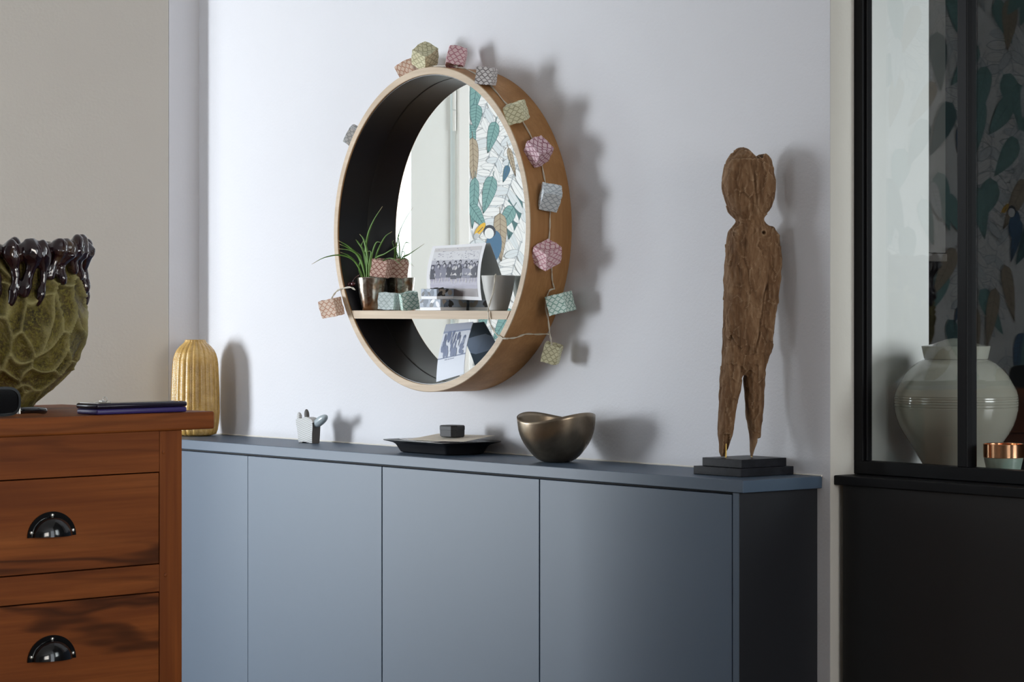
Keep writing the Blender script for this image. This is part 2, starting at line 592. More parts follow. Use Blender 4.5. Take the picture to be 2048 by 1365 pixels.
# window 1
wn = struct('window_1', wall_with_hole(bmesh.new(), 0, XW - 0.02, -0.06, WY0, WY1, WY0 + 0.05, WY1 - 0.05, 0.5, 2.3, 2.35), 'white_bright', label='white framed daylight window on the far left wall')
# door with shutter panel: the bright glazed strip, the leaf, the hinge and the frame
dr = struct('door_1', newbox((XW - 0.05, -1.966, 0.02), (XW - 0.005, -1.806, 2.24), 0.002), 'white_paint', label='pale door leaf with hinges, seen in the mirror')
obj('door_frame', newbox((XW - 0.09, -2.032, 0.0), (XW + 0.012, -1.984, 2.25), 0.004), 'white_bright', dr)
for zc in (1.93, 0.35):
    bm = bmesh.new()
    for z0, z1 in ((zc - 0.097, zc - 0.031), (zc - 0.028, zc + 0.038), (zc + 0.041, zc + 0.1)):
        lathe(bm, [(0.0065, z0), (0.0065, z1)], 10, (XW + 0.002, -1.9745, 0), close_bottom=True, close_top=True)
    obj('hinge', bm, 'white_bright', dr)
obj('glazing', newbox((XW - 0.04, -1.80, 0.05), (XW - 0.035, -1.30, 2.22)), 'glass', dr)
# wall behind the camera and right wall with window 2
struct('wall_front', wall_with_hole(bmesh.new(), 1, YB, -0.1, XW - 0.1, XR, -0.45, 0.95, 0.7, 2.4, ZC), 'wall_dark', label='plain wall behind the camera')
struct('wall_right', wall_with_hole(bmesh.new(), 0, XR, 0.12, YB - 0.1, 0.05, -2.5, -0.5, 0.9, 2.4, ZC), 'wall_dark', label='right wall with a window, out of view')
struct('window_2', wall_with_hole(bmesh.new(), 0, XR + 0.02, 0.06, -2.5, -0.5, -2.44, -0.56, 0.96, 2.34, 2.4), 'white_bright', label='white window frame in the right wall, out of view')

struct('added_window_5', wall_with_hole(bmesh.new(), 1, YB - 0.02, -0.06, -0.45, 0.95, -0.39, 0.89, 0.76, 2.34, 2.4), 'white_bright', label='added white window frame for the wallpaper fill light, behind the camera, out of view')  # added opening and frame that let the fill lamp reach the wallpaper

# ------------------------------------------------------------------ leaf wallpaper (flat print of leaves on the far left wall)
random.seed(11)
WP = [plain('print_white', (0.90, 0.92, 0.93), 0.6), plain('print_line', (0.36, 0.41, 0.46), 0.6), plain('print_teal', (0.20, 0.40, 0.39), 0.6),
      plain('print_teal_dark', (0.06, 0.17, 0.18), 0.6), plain('print_pale', (0.74, 0.80, 0.84), 0.6), plain('print_tan', (0.46, 0.38, 0.27), 0.6),
      plain('print_tan_line', (0.20, 0.15, 0.10), 0.6), plain('print_yellow', (0.85, 0.50, 0.03), 0.6), plain('print_blue', (0.05, 0.16, 0.30), 0.6),
      plain('print_black', (0.02, 0.03, 0.05), 0.6), plain('print_grey', (0.55, 0.58, 0.60), 0.6)]
wpm = bmesh.new()
wp_h = [0.0004]


def flat(pts, mi):
    """one printed patch; pts are (y, z) on the wall"""
    h = wp_h[0]
    f = wpm.faces.new([wpm.verts.new((XW + h, y, z)) for y, z in pts])
    f.material_index = mi


def stroke(a, b, w, mi):
    d = (Vector(b) - Vector(a))
    if d.length < 1e-6:
        return
    n = Vector((-d.y, d.x)).normalized() * w * 0.5
    a, b = Vector(a), Vector(b)
    flat([a - n, b - n, b + n, a + n], mi)


def leaf(cy, cz, ang, L, W, fill, line, veins=9, tip=0.55, lw=0.0016):
    """pinnate leaf: filled lens outline, midrib and slanted veins"""
    ca, sa = math.cos(ang), math.sin(ang)

    def pt(u, v):
        return Vector((cy + u * ca - v * sa, cz + u * sa + v * ca))

    def half(t):
        return W * 0.5 * (math.sin(PI * t ** tip) ** 0.85 if 0 < t < 1 else 0)
    n = 14
    wp_h[0] += 0.000006
    up = [pt(-L / 2 + L * i / n, half(i / n)) for i in range(n + 1)]
    dn = [pt(-L / 2 + L * i / n, -half(i / n)) for i in range(n - 1, 0, -1)]
    flat(up + dn, fill)
    wp_h[0] += 0.000004
    loop = up + dn
    for a, b in zip(loop, loop[1:] + loop[:1]):
        stroke(a, b, lw, line)
    stroke(pt(-L / 2 - 0.02, 0), pt(L / 2, 0), lw * 1.4, line)
    for k in range(1, veins):
        t = k / veins
        h = half(min(0.98, t + 0.09))
        for s in (-1, 1):
            stroke(pt(-L / 2 + L * t, 0), pt(-L / 2 + L * min(1, t + 0.09), s * h * 0.94), lw * 0.8, line)


def monstera(cy, cz, ang, L, W, line=1, lw=0.0013):
    """white split leaf drawn as long grey-outlined fingers"""
    ca, sa = math.cos(ang), math.sin(ang)

    def pt(u, v):
        return Vector((cy + u * ca - v * sa, cz + u * sa + v * ca))
    nf = 8
    for s in (-1, 1):
        for k in range(nf):
            t = (k + 0.3) / nf
            u0 = -L / 2 + L * t
            le = W * 0.5 * math.sin(PI * (0.18 + 0.74 * t)) ** 0.8
            a = pt(u0, 0)
            b = pt(u0 + 0.28 * L * 0.5, s * le)
            d = (b - a)
            n = Vector((-d.y, d.x)).normalized()
            w = L / nf * 0.40
            wp_h[0] += 0.000003
            pts = []
            for i in range(7):
                q = i / 6
                pts.append(a + d * q + n * w * math.sin(PI * min(1, 0.12 + q * 0.88)) ** 0.6)
            for i in range(6, -1, -1):
                q = i / 6
                pts.append(a + d * q - n * w * math.sin(PI * min(1, 0.12 + q * 0.88)) ** 0.6)
            flat(pts, 0 if (k % 3) else 4)
            wp_h[0] += 0.000002
            for p, q2 in zip(pts, pts[1:]):
                stroke(p, q2, lw, 10 if k % 2 else line)
            stroke(a, b, 0.0011, 10)
    stroke(pt(-L / 2 - 0.03, 0), pt(L / 2, 0), 0.0026, line)


def paper_area(y0, y1, z0, z1, n_m, n_l, big=1.0):
    flat([(y0, z0), (y1, z0), (y1, z1), (y0, z1)], 0)

    def ins(m):
        return random.uniform(y0 + m, y1 - m), random.uniform(z0 + m, z1 - m)
    for _ in range(n_m):
        y, z = ins(0.10)
        monstera(y, z, random.uniform(-2.2, -0.9), big * random.uniform(0.22, 0.30), big * random.uniform(0.14, 0.19), 1, 0.0013 if big == 1 else 0.0026)
    for _ in range(n_l):
        y, z = ins(0.10)
        k = random.random()
        a = random.uniform(-2.3, -0.7)
        if k < 0.5:
            leaf(y, z, a, big * random.uniform(0.13, 0.19), big * random.uniform(0.055, 0.08), 2 if random.random() < 0.6 else 3, 3 if random.random() < 0.6 else 2)
        elif k < 0.75:
            leaf(y, z, a, big * random.uniform(0.13, 0.18), big * random.uniform(0.05, 0.07), 5, 6)
        elif k < 0.88:
            leaf(y, z, a, random.uniform(0.14, 0.2), random.uniform(0.06, 0.08), 4, 1)
        else:
            leaf(y, z, a, big * random.uniform(0.10, 0.14), big * random.uniform(0.04, 0.06), 8, 9)


def toucan(y, z, f=1):
    wp_h[0] += 0.00001

    def e(cy, cz, ry, rz, mi, ang=0.0):
        pts = []
        for k in range(16):
            a = 2 * PI * k / 16
            u, v = ry * math.cos(a), rz * math.sin(a)
            pts.append((y + f * (cy + u * math.cos(ang) - v * math.sin(ang)), z + cz + u * math.sin(ang) + v * math.cos(ang)))
        flat(pts, mi)
        wp_h[0] += 0.000004
    e(-0.056, -0.060, 0.034, 0.055, 8, 0.25)
    e(-0.040, -0.010, 0.026, 0.022, 9)
    e(-0.038, -0.016, 0.020, 0.018, 0)
    e(0.000, -0.003, 0.030, 0.011, 7, -0.75)
    e(0.016, -0.026, 0.012, 0.009, 10, -0.75)
    stroke((y + f * -0.012, z + 0.004), (y + f * 0.010, z - 0.014), 0.003, 6)


# strip between the door frame and the window
paper_area(WY1, -2.034, 0.0, ZC, 16, 8)
for args in ((-2.125, 1.78, -1.35, 0.30, 0.17), (-2.19, 1.62, -1.15, 0.30, 0.18), (-2.13, 1.98, -1.2, 0.26, 0.15), (-2.10, 1.36, -1.9, 0.26, 0.15), (-2.20, 1.33, -1.2, 0.26, 0.15), (-2.10, 1.66, -1.0, 0.22, 0.11), (-2.13, 1.12, -1.6, 0.28, 0.16), (-2.23, 1.90, -1.5, 0.26, 0.15)):
    monstera(*args)
for (y, z, a, L, W, f, l) in ((-2.062, 1.955, -1.35, 0.17, 0.052, 2, 3), (-2.064, 1.88, -1.5, 0.09, 0.05, 2, 3), (-2.131, 1.818, -1.25, 0.11, 0.045, 2, 3), (-2.050, 1.823, -1.9, 0.07, 0.035, 2, 3),
                             (-2.054, 1.735, -1.62, 0.16, 0.045, 5, 6), (-2.115, 1.628, -1.25, 0.13, 0.055, 2, 3), (-2.055, 1.60, -1.5, 0.17, 0.040, 2, 3), (-2.075, 1.555, -2.3, 0.10, 0.045, 2, 3),
                             (-2.190, 1.548, -0.9, 0.11, 0.05, 2, 3), (-2.168, 1.490, -1.6, 0.16, 0.055, 5, 6), (-2.217, 1.74, -1.9, 0.10, 0.022, 5, 6), (-2.094, 1.215, -1.4, 0.12, 0.04, 2, 3), (-2.176, 1.20, -0.9, 0.13, 0.055, 2, 3), (-2.19, 1.70, -1.2, 0.06, 0.025, 8, 3)):
    leaf(y, z, a, L, W, f, l)
toucan(-2.082, 1.518)
# strip beyond the window, mirrored in the glazed partition, and the bands above and below the window
paper_area(YB, WY0, 0.0, ZC, 60, 190, 1.35)
toucan(-4.49, 1.645)
toucan(-4.02, 0.95)
paper_area(WY0, WY1, 2.36, ZC, 6, 4)
wpo = obj('wallpaper_print', wpm, WP, wl, normals=False)

# ------------------------------------------------------------------ glazed partition on the right
XP0, XP1 = 2.0535, 4.0
struct('wall_partition_base', newbox((2.0665, 0.018, 0.0), (XP1, 0.10, 0.949)), 'base_black', label='black panelled base under the glazed partition')
pt_ = struct('window_3', newbox((XP0, 0.059, 0.9662), (XP1, 0.085, 0.9895), 0.0015), 'frame_black', label='black metal glazed partition in front of the grey jar')
obj('sill', newbox((2.0535, 0.0085, 0.9485), (XP1, 0.075, 0.9655), 0.002), 'frame_black', pt_)
obj('stile', newbox((XP0, 0.059, 0.9890), (2.0735, 0.085, ZC), 0.0012), 'frame_black', pt_)
obj('glazing_bead', newbox((2.0737, 0.0655, 0.9890), (2.0795, 0.079, ZC), 0.0018), 'frame_black', pt_)
for x in (2.2925, 2.53, 2.77, 3.0, 3.24, 3.48, 3.72):
    obj('mullion', newbox((x, 0.059, 0.9890), (x + 0.0215, 0.085, ZC), 0.0015), 'frame_black', pt_)
xs = [2.0765, 2.303, 2.54, 2.78, 3.01, 3.25, 3.49, 3.73, 4.0]
for a, b in zip(xs, xs[1:]):
    obj('glass_pane', newbox((a, 0.071, 0.985), (b, 0.0735, ZC)), 'glass', pt_)

# ------------------------------------------------------------------ kitchen behind the glass
struct('wall_kitchen_left', newbox((1.99, 0.0985, 0.0), (2.0535, 0.254, ZC)), 'wall_kitchen', label='white wall behind the glass, left of the grey jar')
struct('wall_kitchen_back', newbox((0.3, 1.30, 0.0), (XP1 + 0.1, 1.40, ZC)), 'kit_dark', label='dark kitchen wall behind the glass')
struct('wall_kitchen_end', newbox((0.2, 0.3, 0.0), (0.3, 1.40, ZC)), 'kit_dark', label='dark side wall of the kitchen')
struct('wall_kitchen_right', wall_with_hole(bmesh.new(), 0, XP1, 0.1, 0.06, 1.4, 0.30, 1.15, 1.0, 2.1, ZC), 'wall_dark', label='kitchen side wall with its window, out of view')
struct('window_4', wall_with_hole(bmesh.new(), 0, XP1 + 0.02, 0.05, 0.30, 1.15, 0.34, 1.11, 1.04, 2.06, 2.1), 'white_bright', label='kitchen window frame, out of view')
kc = thing('kitchen_counter', 'grey worktop behind the glass carrying the lidded jar', 'counter', (2.055, 0.10, 0))
obj('worktop', newbox((2.056, 0.101, 0.915), (3.95, 0.62, 0.940), 0.002), 'counter', kc, world=True)
obj('body', newbox((2.09, 0.12, 0.0), (3.93, 0.59, 0.915), 0.002), 'kit_grey', kc, world=True)
uc = thing('wall_cupboard', 'taupe wall cupboard with plank doors behind the glass', 'cupboard', (0.9, 1.0, 1.372))
obj('cupboard_body', newbox((0.62, 1.0, 1.385), (1.165, 1.30, 2.6), 0.002), 'kit_grey', uc, world=True)
for x in (0.622, 0.805, 0.988):
    obj('cupboard_door', newbox((x, 0.985, 1.39), (x + 0.178, 1.0, 2.6), 0.002), 'kit_grey', uc, world=True)
obj('shelf_board', newbox((0.60, 0.97, 1.365), (1.17, 1.30, 1.383), 0.002), 'kit_grey', uc, world=True)
pc = lathe(bmesh.new(), [(0.0, 1.0), (0.05, 1.0), (0.058, 1.16), (0.061, 1.235), (0.066, 1.236), (0.066, 1.244), (0.056, 1.244), (0.052, 1.1), (0.0, 1.09)], 32, (1.135, 1.1, -0.02))
tag(obj('storage_tub', pc, 'white_bright', smooth='auto'), 'pale tub standing in the dark behind the lidded jar', 'tub')
cb = thing('base_cupboard', 'dark kitchen base cupboard at the far wall', 'cupboard', (1.2, 1.1, 0))
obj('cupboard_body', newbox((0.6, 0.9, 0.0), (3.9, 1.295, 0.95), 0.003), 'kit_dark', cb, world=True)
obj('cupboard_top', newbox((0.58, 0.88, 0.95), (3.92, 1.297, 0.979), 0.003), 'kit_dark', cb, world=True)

# lidded jar
JX, JY = 2.1787, 0.1853
jar = thing('lidded_jar', 'grey glazed ginger jar with domed lid behind the glass', 'jar', (JX, JY, 0.9405))
K = 4.6 / 5248.0


def jz(py):
    return 1.26 - (py - 614.0) * K - 0.9405


prof = [(0.0, 0.0), (0.052, 0.0), (0.054, 0.004)]
for py, hw in ((950, 62), (930, 66), (905, 80), (880, 96), (865, 106), (850, 114), (835, 119), (820, 122.5), (815, 123), (813.5, 122), (812, 123.2), (808.5, 123.4), (807.5, 122.3), (806, 123.4), (803.5, 123.4), (802.5, 122.3), (801, 123.4), (798.5, 123.3), (797.5, 122.2), (796, 123.2), (794, 123), (793, 121.8), (791.5, 122.6), (780, 119), (765, 111), (750, 102), (740, 94), (731, 84), (724, 74), (720, 66), (718.5, 61)):
    prof.append((hw * K, jz(py)))
obj('jar_body', lathe(bmesh.new(), prof, 96), 'celadon', jar, smooth='auto')
prof = [(hw * K, jz(py)) for py, hw in ((718.5, 60), (718, 63.5), (706, 66), (694.5, 68.5), (692.5, 68.5), (692, 66), (690, 52), (685, 37), (680, 22), (677, 9), (676.4, 0.01))]
obj('lid', lathe(bmesh.new(), prof, 96), 'celadon', jar, smooth='auto')

# copper rimmed bowl
cbw = thing('copper_rim_cup', 'sage cup with a wide copper rim beside the jar', 'cup', (2.3497, 0.1106, 0.9405))
K2 = 4.42 / 5248.0


def cz(py):
    return 1.26 - (py - 614.0) * K2 - 0.9405


obj('cup_body', lathe(bmesh.new(), [(0.0, 0.0), (0.024, 0.0), (0.026, 0.003), (0.0285, cz(940)), (0.0325, cz(918)), (0.0325, cz(914)), (0.029, cz(914)), (0.024, 0.01), (0.0, 0.008)], 64), 'sage', cbw, smooth='auto')
obj('copper_rim', lathe(bmesh.new(), [(0.0325, cz(916)), (0.0338, cz(915)), (0.0340, cz(889)), (0.0334, cz(888)), (0.0322, cz(889)), (0.0316, cz(915)), (0.0325, cz(916))], 64), 'copper', cbw, smooth='auto')

# ================================================================== LOW CABINET AND ITS TOP
ZT = 0.963
YF = -0.194
cab = thing('low_cabinet', 'long blue-grey painted low cabinet with flush doors', 'cabinet', (1.0, -0.1, 0))
DZ = 0.9415
obj('body', newbox((0.001, -0.168, 0.0), (2.0075, -0.0005, 0.936), 0.001), 'cab', cab, world=True)
ep_ = obj('end_panel', newbox((2.0075, YF + 0.003, 0.0), (2.0235, -0.0008, DZ + 0.0005), 0.001), ['cab', 'cab_end_shaded'], cab, world=True)
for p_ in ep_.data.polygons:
    if p_.normal.x > 0.5:  # only the outer face takes the painted-in shade
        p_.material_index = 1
obj('reveal', newbox((0.001, -0.176, 0.936), (2.0075, -0.003, 0.9416)), 'cab_in', cab, world=True)
for i, (a, b) in enumerate(((0.001, 0.4984), (0.4984, 0.989), (0.989, 1.487), (1.487, 2.0060))):
    obj('door', newbox((a + (0.0004 if i < 2 else 0.0014), -0.190, 0.06), (b - (0.0004 if i < 1 else 0.0014), -0.170, 0.9375), 0.0008), 'cab', cab, world=True)
wt = obj('worktop', newbox((0.0006, YF, 0.942), (2.0352, -0.0012, ZT), 0.0012), 'cab')
tag(wt, 'thin blue-grey worktop running along the low cabinet', 'worktop')
random.seed(3)
bm = bmesh.new()
pts = []
for i in range(120):
    x = 0.06 + i * (1.975 / 119)
    pts.append((x, -0.0022, ZT + 0.0012 + random.uniform(-0.0005, 0.0005)))
tube(bm, pts, 0.0019, 6)
struct('trim_3', bm, 'caulk', label='thin white caulk line between worktop and wall')

# ================================================================== ROUND MIRROR WITH SHELF
MX, MZ, MR, MD = 1.0278, 1.4164, 0.329, 0.105
RI = MR - 0.0150
mir = thing('round_mirror_shelf', 'round oak framed mirror with a small shelf inside, on the wall', 'mirror', (MX, 0.0, MZ - MR))
ROT = Matrix.Translation((MX, 0, MZ)) @ Matrix.Rotation(R_(90), 4, 'X')


def ringmesh(prof, seg=160):
    """prof of (r, distance from wall): lathe about the mirror axis"""
    b = lathe(bmesh.new(), prof + [prof[0]], seg)
    bmesh.ops.remove_doubles(b, verts=b.verts, dist=1e-6)
    b.transform(ROT)
    return b


b = ringmesh([(MR, 0.0006), (MR, MD - 0.0012), (MR - 0.0012, MD), (RI + 0.001, MD), (RI, MD - 0.001), (RI, 0.0006)])
ring = obj('oak_ring', b, ['oak_y', 'oak_x'], mir, smooth='auto', world=True)
for p in ring.data.polygons:
    if abs(p.normal.y) > 0.5:
        p.material_index = 1
obj('black_lining', ringmesh([(RI - 0.0001, 0.0300), (RI - 0.0001, MD - 0.0035), (RI - 0.0016, MD - 0.0035), (RI - 0.0016, 0.0300)]), 'lining', mir, smooth='auto', world=True)
obj('seam', ringmesh([(RI - 0.0001, 0.0242), (RI - 0.0001, 0.0299), (RI - 0.0020, 0.0299), (RI - 0.0020, 0.0242)]), 'black_matte', mir, smooth='auto', world=True)
obj('backing', ringmesh([(0.001, 0.001), (RI - 0.0002, 0.001), (RI - 0.0002, 0.024), (0.001, 0.024)], 96), 'black_matte', mir, world=True)
b = lathe(bmesh.new(), [(0.0, 0.0245), (RI - 0.0024, 0.0245), (RI - 0.0024, 0.0280), (0.0, 0.0280)], 160)
bmesh.ops.remove_doubles(b, verts=b.verts, dist=1e-6)
b.transform(ROT)
obj('mirror_glass', b, 'mirror', mir, world=True)
ZS = 1.2521
zb = 1.2353
ht = math.sqrt((RI - 0.0018) ** 2 - (ZS - MZ) ** 2)
hb = math.sqrt((RI - 0.0018) ** 2 - (zb - MZ) ** 2)
obj('shelf', poly_extrude(bmesh.new(), [(MX - hb, -MD + 0.0008, zb), (MX + hb, -MD + 0.0008, zb), (MX + ht, -MD + 0.0008, ZS), (MX - ht, -MD + 0.0008, ZS)], (0, MD - 0.0295, 0)), 'oak_x', mir, world=True)

# ------------------------------------------------------------------ things on the little shelf
# potted grass
PX, PY = 0.782, -0.0655
pot = thing('potted_grass', 'spiky grass plant in a silvery speckled pot on the mirror shelf', 'potted plant', (PX, PY, ZS))
obj('pot', lathe(bmesh.new(), [(0.0, 0.0), (0.0185, 0.0), (0.0205, 0.0025), (0.0215, 0.006), (0.0262, 0.035), (0.0305, 0.0690), (0.0298, 0.0700), (0.0288, 0.0688), (0.0250, 0.035), (0.0200, 0.008), (0.0, 0.006)], 48), 'pot', pot, smooth='auto')
obj('soil', lathe(bmesh.new(), [(0.0, 0.063), (0.012, 0.0640), (0.0278, 0.062), (0.0278, 0.058), (0.0, 0.058)], 32), 'soil', pot, smooth=True)


def blade(pts, w, fwd, name='leaf'):
    """grass blade through world points; its tip comes forward (towards the room) by fwd"""
    P = smooth_path(pts, 6)
    n = len(P) - 1
    bm = bmesh.new()
    al = bm.verts.layers.float.new('along')
    prev = None
    for i, p in enumerate(P):
        t = i / n
        q = Vector((p.x + 1.27 * fwd * t ** 1.3, p.y - fwd * t ** 1.3, p.z))
        d = (P[min(i + 1, n)] - P[max(i - 1, 0)]).normalized()
        side = d.cross(Vector((0.78, -0.62, 0.05))).normalized()
        nn = d.cross(side).normalized()
        ww = w * (0.75 + 0.35 * math.sin(PI * min(1, t * 1.2))) * (1 - 0.72 * t ** 3)
        vs = []
        for k, (s, h) in enumerate(((-1, 0.15), (0, -0.25), (1, 0.15), (0, 0.1))):
            v = bm.verts.new(q + side * ww * 0.5 * s + nn * ww * h)
            v[al] = t
            vs.append(v)
        if prev:
            for k in range(4):
                bm.faces.new((prev[k], prev[(k + 1) % 4], vs[(k + 1) % 4], vs[k]))
        else:
            bm.faces.new(vs)
        prev = vs
    bm.faces.new(prev)
    return obj(name, bm, 'leaf_plant', pot, smooth=True, world=True)


B0 = (0.770, -0.066, 1.312)
for pts, w, fw in (
        ([(0.770, -0.066, 1.312), (0.7631, -0.068, 1.3698), (0.7721, -0.068, 1.4118), (0.7936, -0.068, 1.4429), (0.8239, -0.068, 1.4704)], 0.0042, 0.0),
        ([(0.767, -0.068, 1.312), (0.7469, -0.068, 1.3595), (0.7068, -0.068, 1.3866), (0.6701, -0.068, 1.4001)], 0.0048, 0.036),
        ([(0.767, -0.066, 1.312), (0.7396, -0.068, 1.3649), (0.7068, -0.068, 1.3834), (0.6737, -0.068, 1.3926)], 0.0042, 0.036),
        ([(0.765, -0.066, 1.312), (0.7469, -0.068, 1.3595), (0.7160, -0.068, 1.3780), (0.6701, -0.068, 1.3830)], 0.0040, 0.036),
        ([(0.763, -0.066, 1.312), (0.7342, -0.068, 1.3490), (0.7068, -0.068, 1.3675), (0.6774, -0.068, 1.3754)], 0.0040, 0.036),
        ([(0.761, -0.068, 1.312), (0.7287, -0.068, 1.3544), (0.6793, -0.068, 1.3690), (0.6235, -0.068, 1.3644), (0.5802, -0.068, 1.3499)], 0.0032, 0.092),
        ([(0.774, -0.066, 1.312), (0.7703, -0.068, 1.3697), (0.7577, -0.068, 1.4016), (0.7433, -0.068, 1.4135)], 0.0052, 0.01),
        ([(0.768, -0.064, 1.312), (0.7541, -0.066, 1.3752), (0.7342, -0.066, 1.3967), (0.7269, -0.066, 1.4022)], 0.0048, 0.012),
        ([(0.776, -0.062, 1.312), (0.7883, -0.062, 1.3589), (0.8239, -0.060, 1.3720), (0.8766, -0.058, 1.3919)], 0.0040, 0.0),
        ([(0.778, -0.064, 1.312), (0.7811, -0.066, 1.3590), (0.7972, -0.066, 1.3934), (0.8150, -0.066, 1.3952)], 0.0036, 0.0),
        ([(0.772, -0.070, 1.312), (0.7703, -0.070, 1.3591), (0.7523, -0.070, 1.3858), (0.7577, -0.070, 1.3995)], 0.0050, 0.0),
        ([(0.760, -0.070, 1.312), (0.7433, -0.070, 1.3383), (0.7505, -0.070, 1.3647), (0.7360, -0.070, 1.3755)], 0.0034, 0.01),
        ([(0.779, -0.070, 1.312), (0.7829, -0.072, 1.3484), (0.7883, -0.072, 1.3747), (0.7757, -0.072, 1.3770)], 0.0034, 0.0),
        ([(0.772, -0.058, 1.312), (0.778, -0.052, 1.365), (0.800, -0.046, 1.405), (0.822, -0.042, 1.418)], 0.0036, 0.0),
        ([(0.776, -0.060, 1.312), (0.790, -0.052, 1.350), (0.826, -0.046, 1.362), (0.862, -0.042, 1.344)], 0.0032, 0.0)):
    blade(pts, w, fw)

# boxes
PB = [plain('card_white', (0.80, 0.80, 0.82), 0.5), plain('card_grey_blue', (0.30, 0.35, 0.43), 0.5), plain('card_slate', (0.10, 0.13, 0.18), 0.5), plain('card_black', (0.02, 0.018, 0.018), 0.45), plain('card_taupe', (0.30, 0.26, 0.22), 0.5)]


def card_box(name, label, x0, x1, y0, y1, z0, z1, rot, seed, strip=False):
    """small lidded card box with a printed black, slate and taupe leaf pattern"""
    t = thing(name, label, 'box', ((x0 + x1) / 2, (y0 + y1) / 2, z0), rot, None)
    w, d, h = x1 - x0, y1 - y0, z1 - z0
    hb_ = h * 0.30
    obj('tray', newbox((-w / 2 + 0.0006, -d / 2 + 0.0006, 0), (w / 2 - 0.0006, d / 2 - 0.0006, hb_), 0.0004), PB[0] if strip else PB[4], t)
    obj('lid', newbox((-w / 2, -d / 2, hb_), (w / 2, d / 2, h), 0.0006), PB[1], t)
    rnd = random.Random(seed)
    bm = bmesh.new()
    n = 0
    for face in ('front', 'side', 'top'):
        for k in range(9):
            W = d if face == 'side' else w
            H = d if face == 'top' else h - hb_
            cx, cy_ = rnd.uniform(-W * 0.42, W * 0.42), rnd.uniform(-0.3 * H, 0.3 * H)
            a = rnd.uniform(0.5, 1.4) * rnd.choice((-1, 1))
            L, B = rnd.uniform(0.35, 0.6) * H, rnd.uniform(0.0025, 0.006)
            pts = []
            for q in range(10):
                ph = 2 * PI * q / 10
                u, v = L * math.cos(ph), B * math.sin(ph)
                uu = max(-W / 2, min(W / 2, cx + u * math.cos(a) - v * math.sin(a)))
                vv = max(-H / 2, min(H / 2, cy_ + u * math.sin(a) + v * math.cos(a)))
                pts.append((uu, vv))
            off = 0.0001 + 0.00002 * n
            n += 1
            zc = (hb_ + h) / 2
            if face == 'front':
                P3 = [(u, -d / 2 - off, zc + v) for u, v in pts]
            elif face == 'side':
                P3 = [(w / 2 + off, u, zc + v) for u, v in pts]
            else:
                P3 = [(u, v, h + off) for u, v in pts]
            try:
                f = bm.faces.new([bm.verts.new(p) for p in P3])
                f.material_index = rnd.choice((0, 2, 2, 3) if face == 'front' else (3, 3, 4, 4, 2))
            except ValueError:
                pass
    obj('print', bm, PB, t, normals=False)
    return t


card_box('card_box', 'flat patterned card box with white base under the smaller box', 0.9960, 1.0640, -0.1000, -0.0315, ZS + 0.0003, 1.2752, R_(1), 5, True)
tb = card_box('card_box', 'small patterned card box with tied bow, topmost on the mirror shelf', 0.9970, 1.0540, -0.0985, -0.0560, 1.2753, 1.2962, R_(-3), 8, True)
bm = bmesh.new()
for s in (-1, 1):
    tube(bm, smooth_path([(0.004, 0, 0.0215), (0.004 + 0.010 * s, 0.004, 0.0235), (0.004 + 0.016 * s, 0.0, 0.0222), (0.004 + 0.009 * s, -0.004, 0.0226), (0.004, 0, 0.0215)], 5), 0.0009, 5)
tube(bm, [(0.004, -0.0205, 0.0215), (0.004, 0.0205, 0.0215)], 0.0009, 5)
obj('ribbon', bm, 'black_satin', tb)


# prints
def sheet(name, fn, nu, nv, th, mats, parent=None, back=None):
    bm = bmesh.new()
    F, B = [], []
    for i in range(nu + 1):
        fr, br = [], []
        for j in range(nv + 1):
            u, v = i / nu, j / nv
            p = fn(u, v)
            e = 1e-3
            nn = (fn(min(1, u + e), v) - fn(max(0, u - e), v)).cross(fn(u, min(1, v + e)) - fn(u, max(0, v - e))).normalized()
            fr.append(bm.verts.new(p))
            br.append(bm.verts.new(p - nn * th))
        F.append(fr)
        B.append(br)
    for i in range(nu):
        for j in range(nv):
            bm.faces.new((F[i][j], F[i + 1][j], F[i + 1][j + 1], F[i][j + 1]))
            f = bm.faces.new((B[i][j + 1], B[i + 1][j + 1], B[i + 1][j], B[i][j]))
            f.material_index = 1 if back is not None else 0
    for i in range(nu):
        bm.faces.new((F[i][0], B[i][0], B[i + 1][0], F[i + 1][0]))
        bm.faces.new((F[i][nv], F[i + 1][nv], B[i + 1][nv], B[i][nv]))
    for j in range(nv):
        bm.faces.new((F[0][j], F[0][j + 1], B[0][j + 1], B[0][j]))
        bm.faces.new((F[nu][j], B[nu][j], B[nu][j + 1], F[nu][j + 1]))
    return obj(name, bm, mats, parent, normals=False, world=True)


def on_sheet(bm, fn, pts, mi, off):
    vs = []
    for u, v in pts:
        e = 1e-3
        nn = (fn(u + e, v) - fn(u - e, v)).cross(fn(u, v + e) - fn(u, v - e)).normalized()
        vs.append(bm.verts.new(fn(u, v) + nn * off))
    f = bm.faces.new(vs)
    f.material_index = mi


PG = [plain('photo_g%d' % i, c, 0.35) for i, c in enumerate(((0.70, 0.70, 0.72), (0.48, 0.48, 0.53), (0.20, 0.20, 0.26), (0.045, 0.045, 0.07), (0.30, 0.28, 0.36), (0.16, 0.13, 0.13), (0.62, 0.60, 0.60), (0.38, 0.36, 0.44)))]


def photo_fn(u, v):
    x = 0.956 + 0.1770 * u
    x += 0.018 * (1 - v) ** 2 + 0.006 * (1 - v)
    x -= 0.004
    y = -0.033 - 0.030 * (1 - v) - 0.010 * math.sin(PI * v) * 0.6 + 0.004 * math.sin(PI * u)
    z = 1.2768 + 0.1085 * v + 0.0035 * u * v - 0.004 * u * (1 - v)
    return Vector((x, y, z))


ph = thing('photo_print', 'black and white group photograph leaning against the mirror on the shelf', 'photograph', (1.045, -0.05, 1.2768))
sheet('print_paper', photo_fn, 10, 14, 0.0004, ['paper'], ph)
bm = bmesh.new()


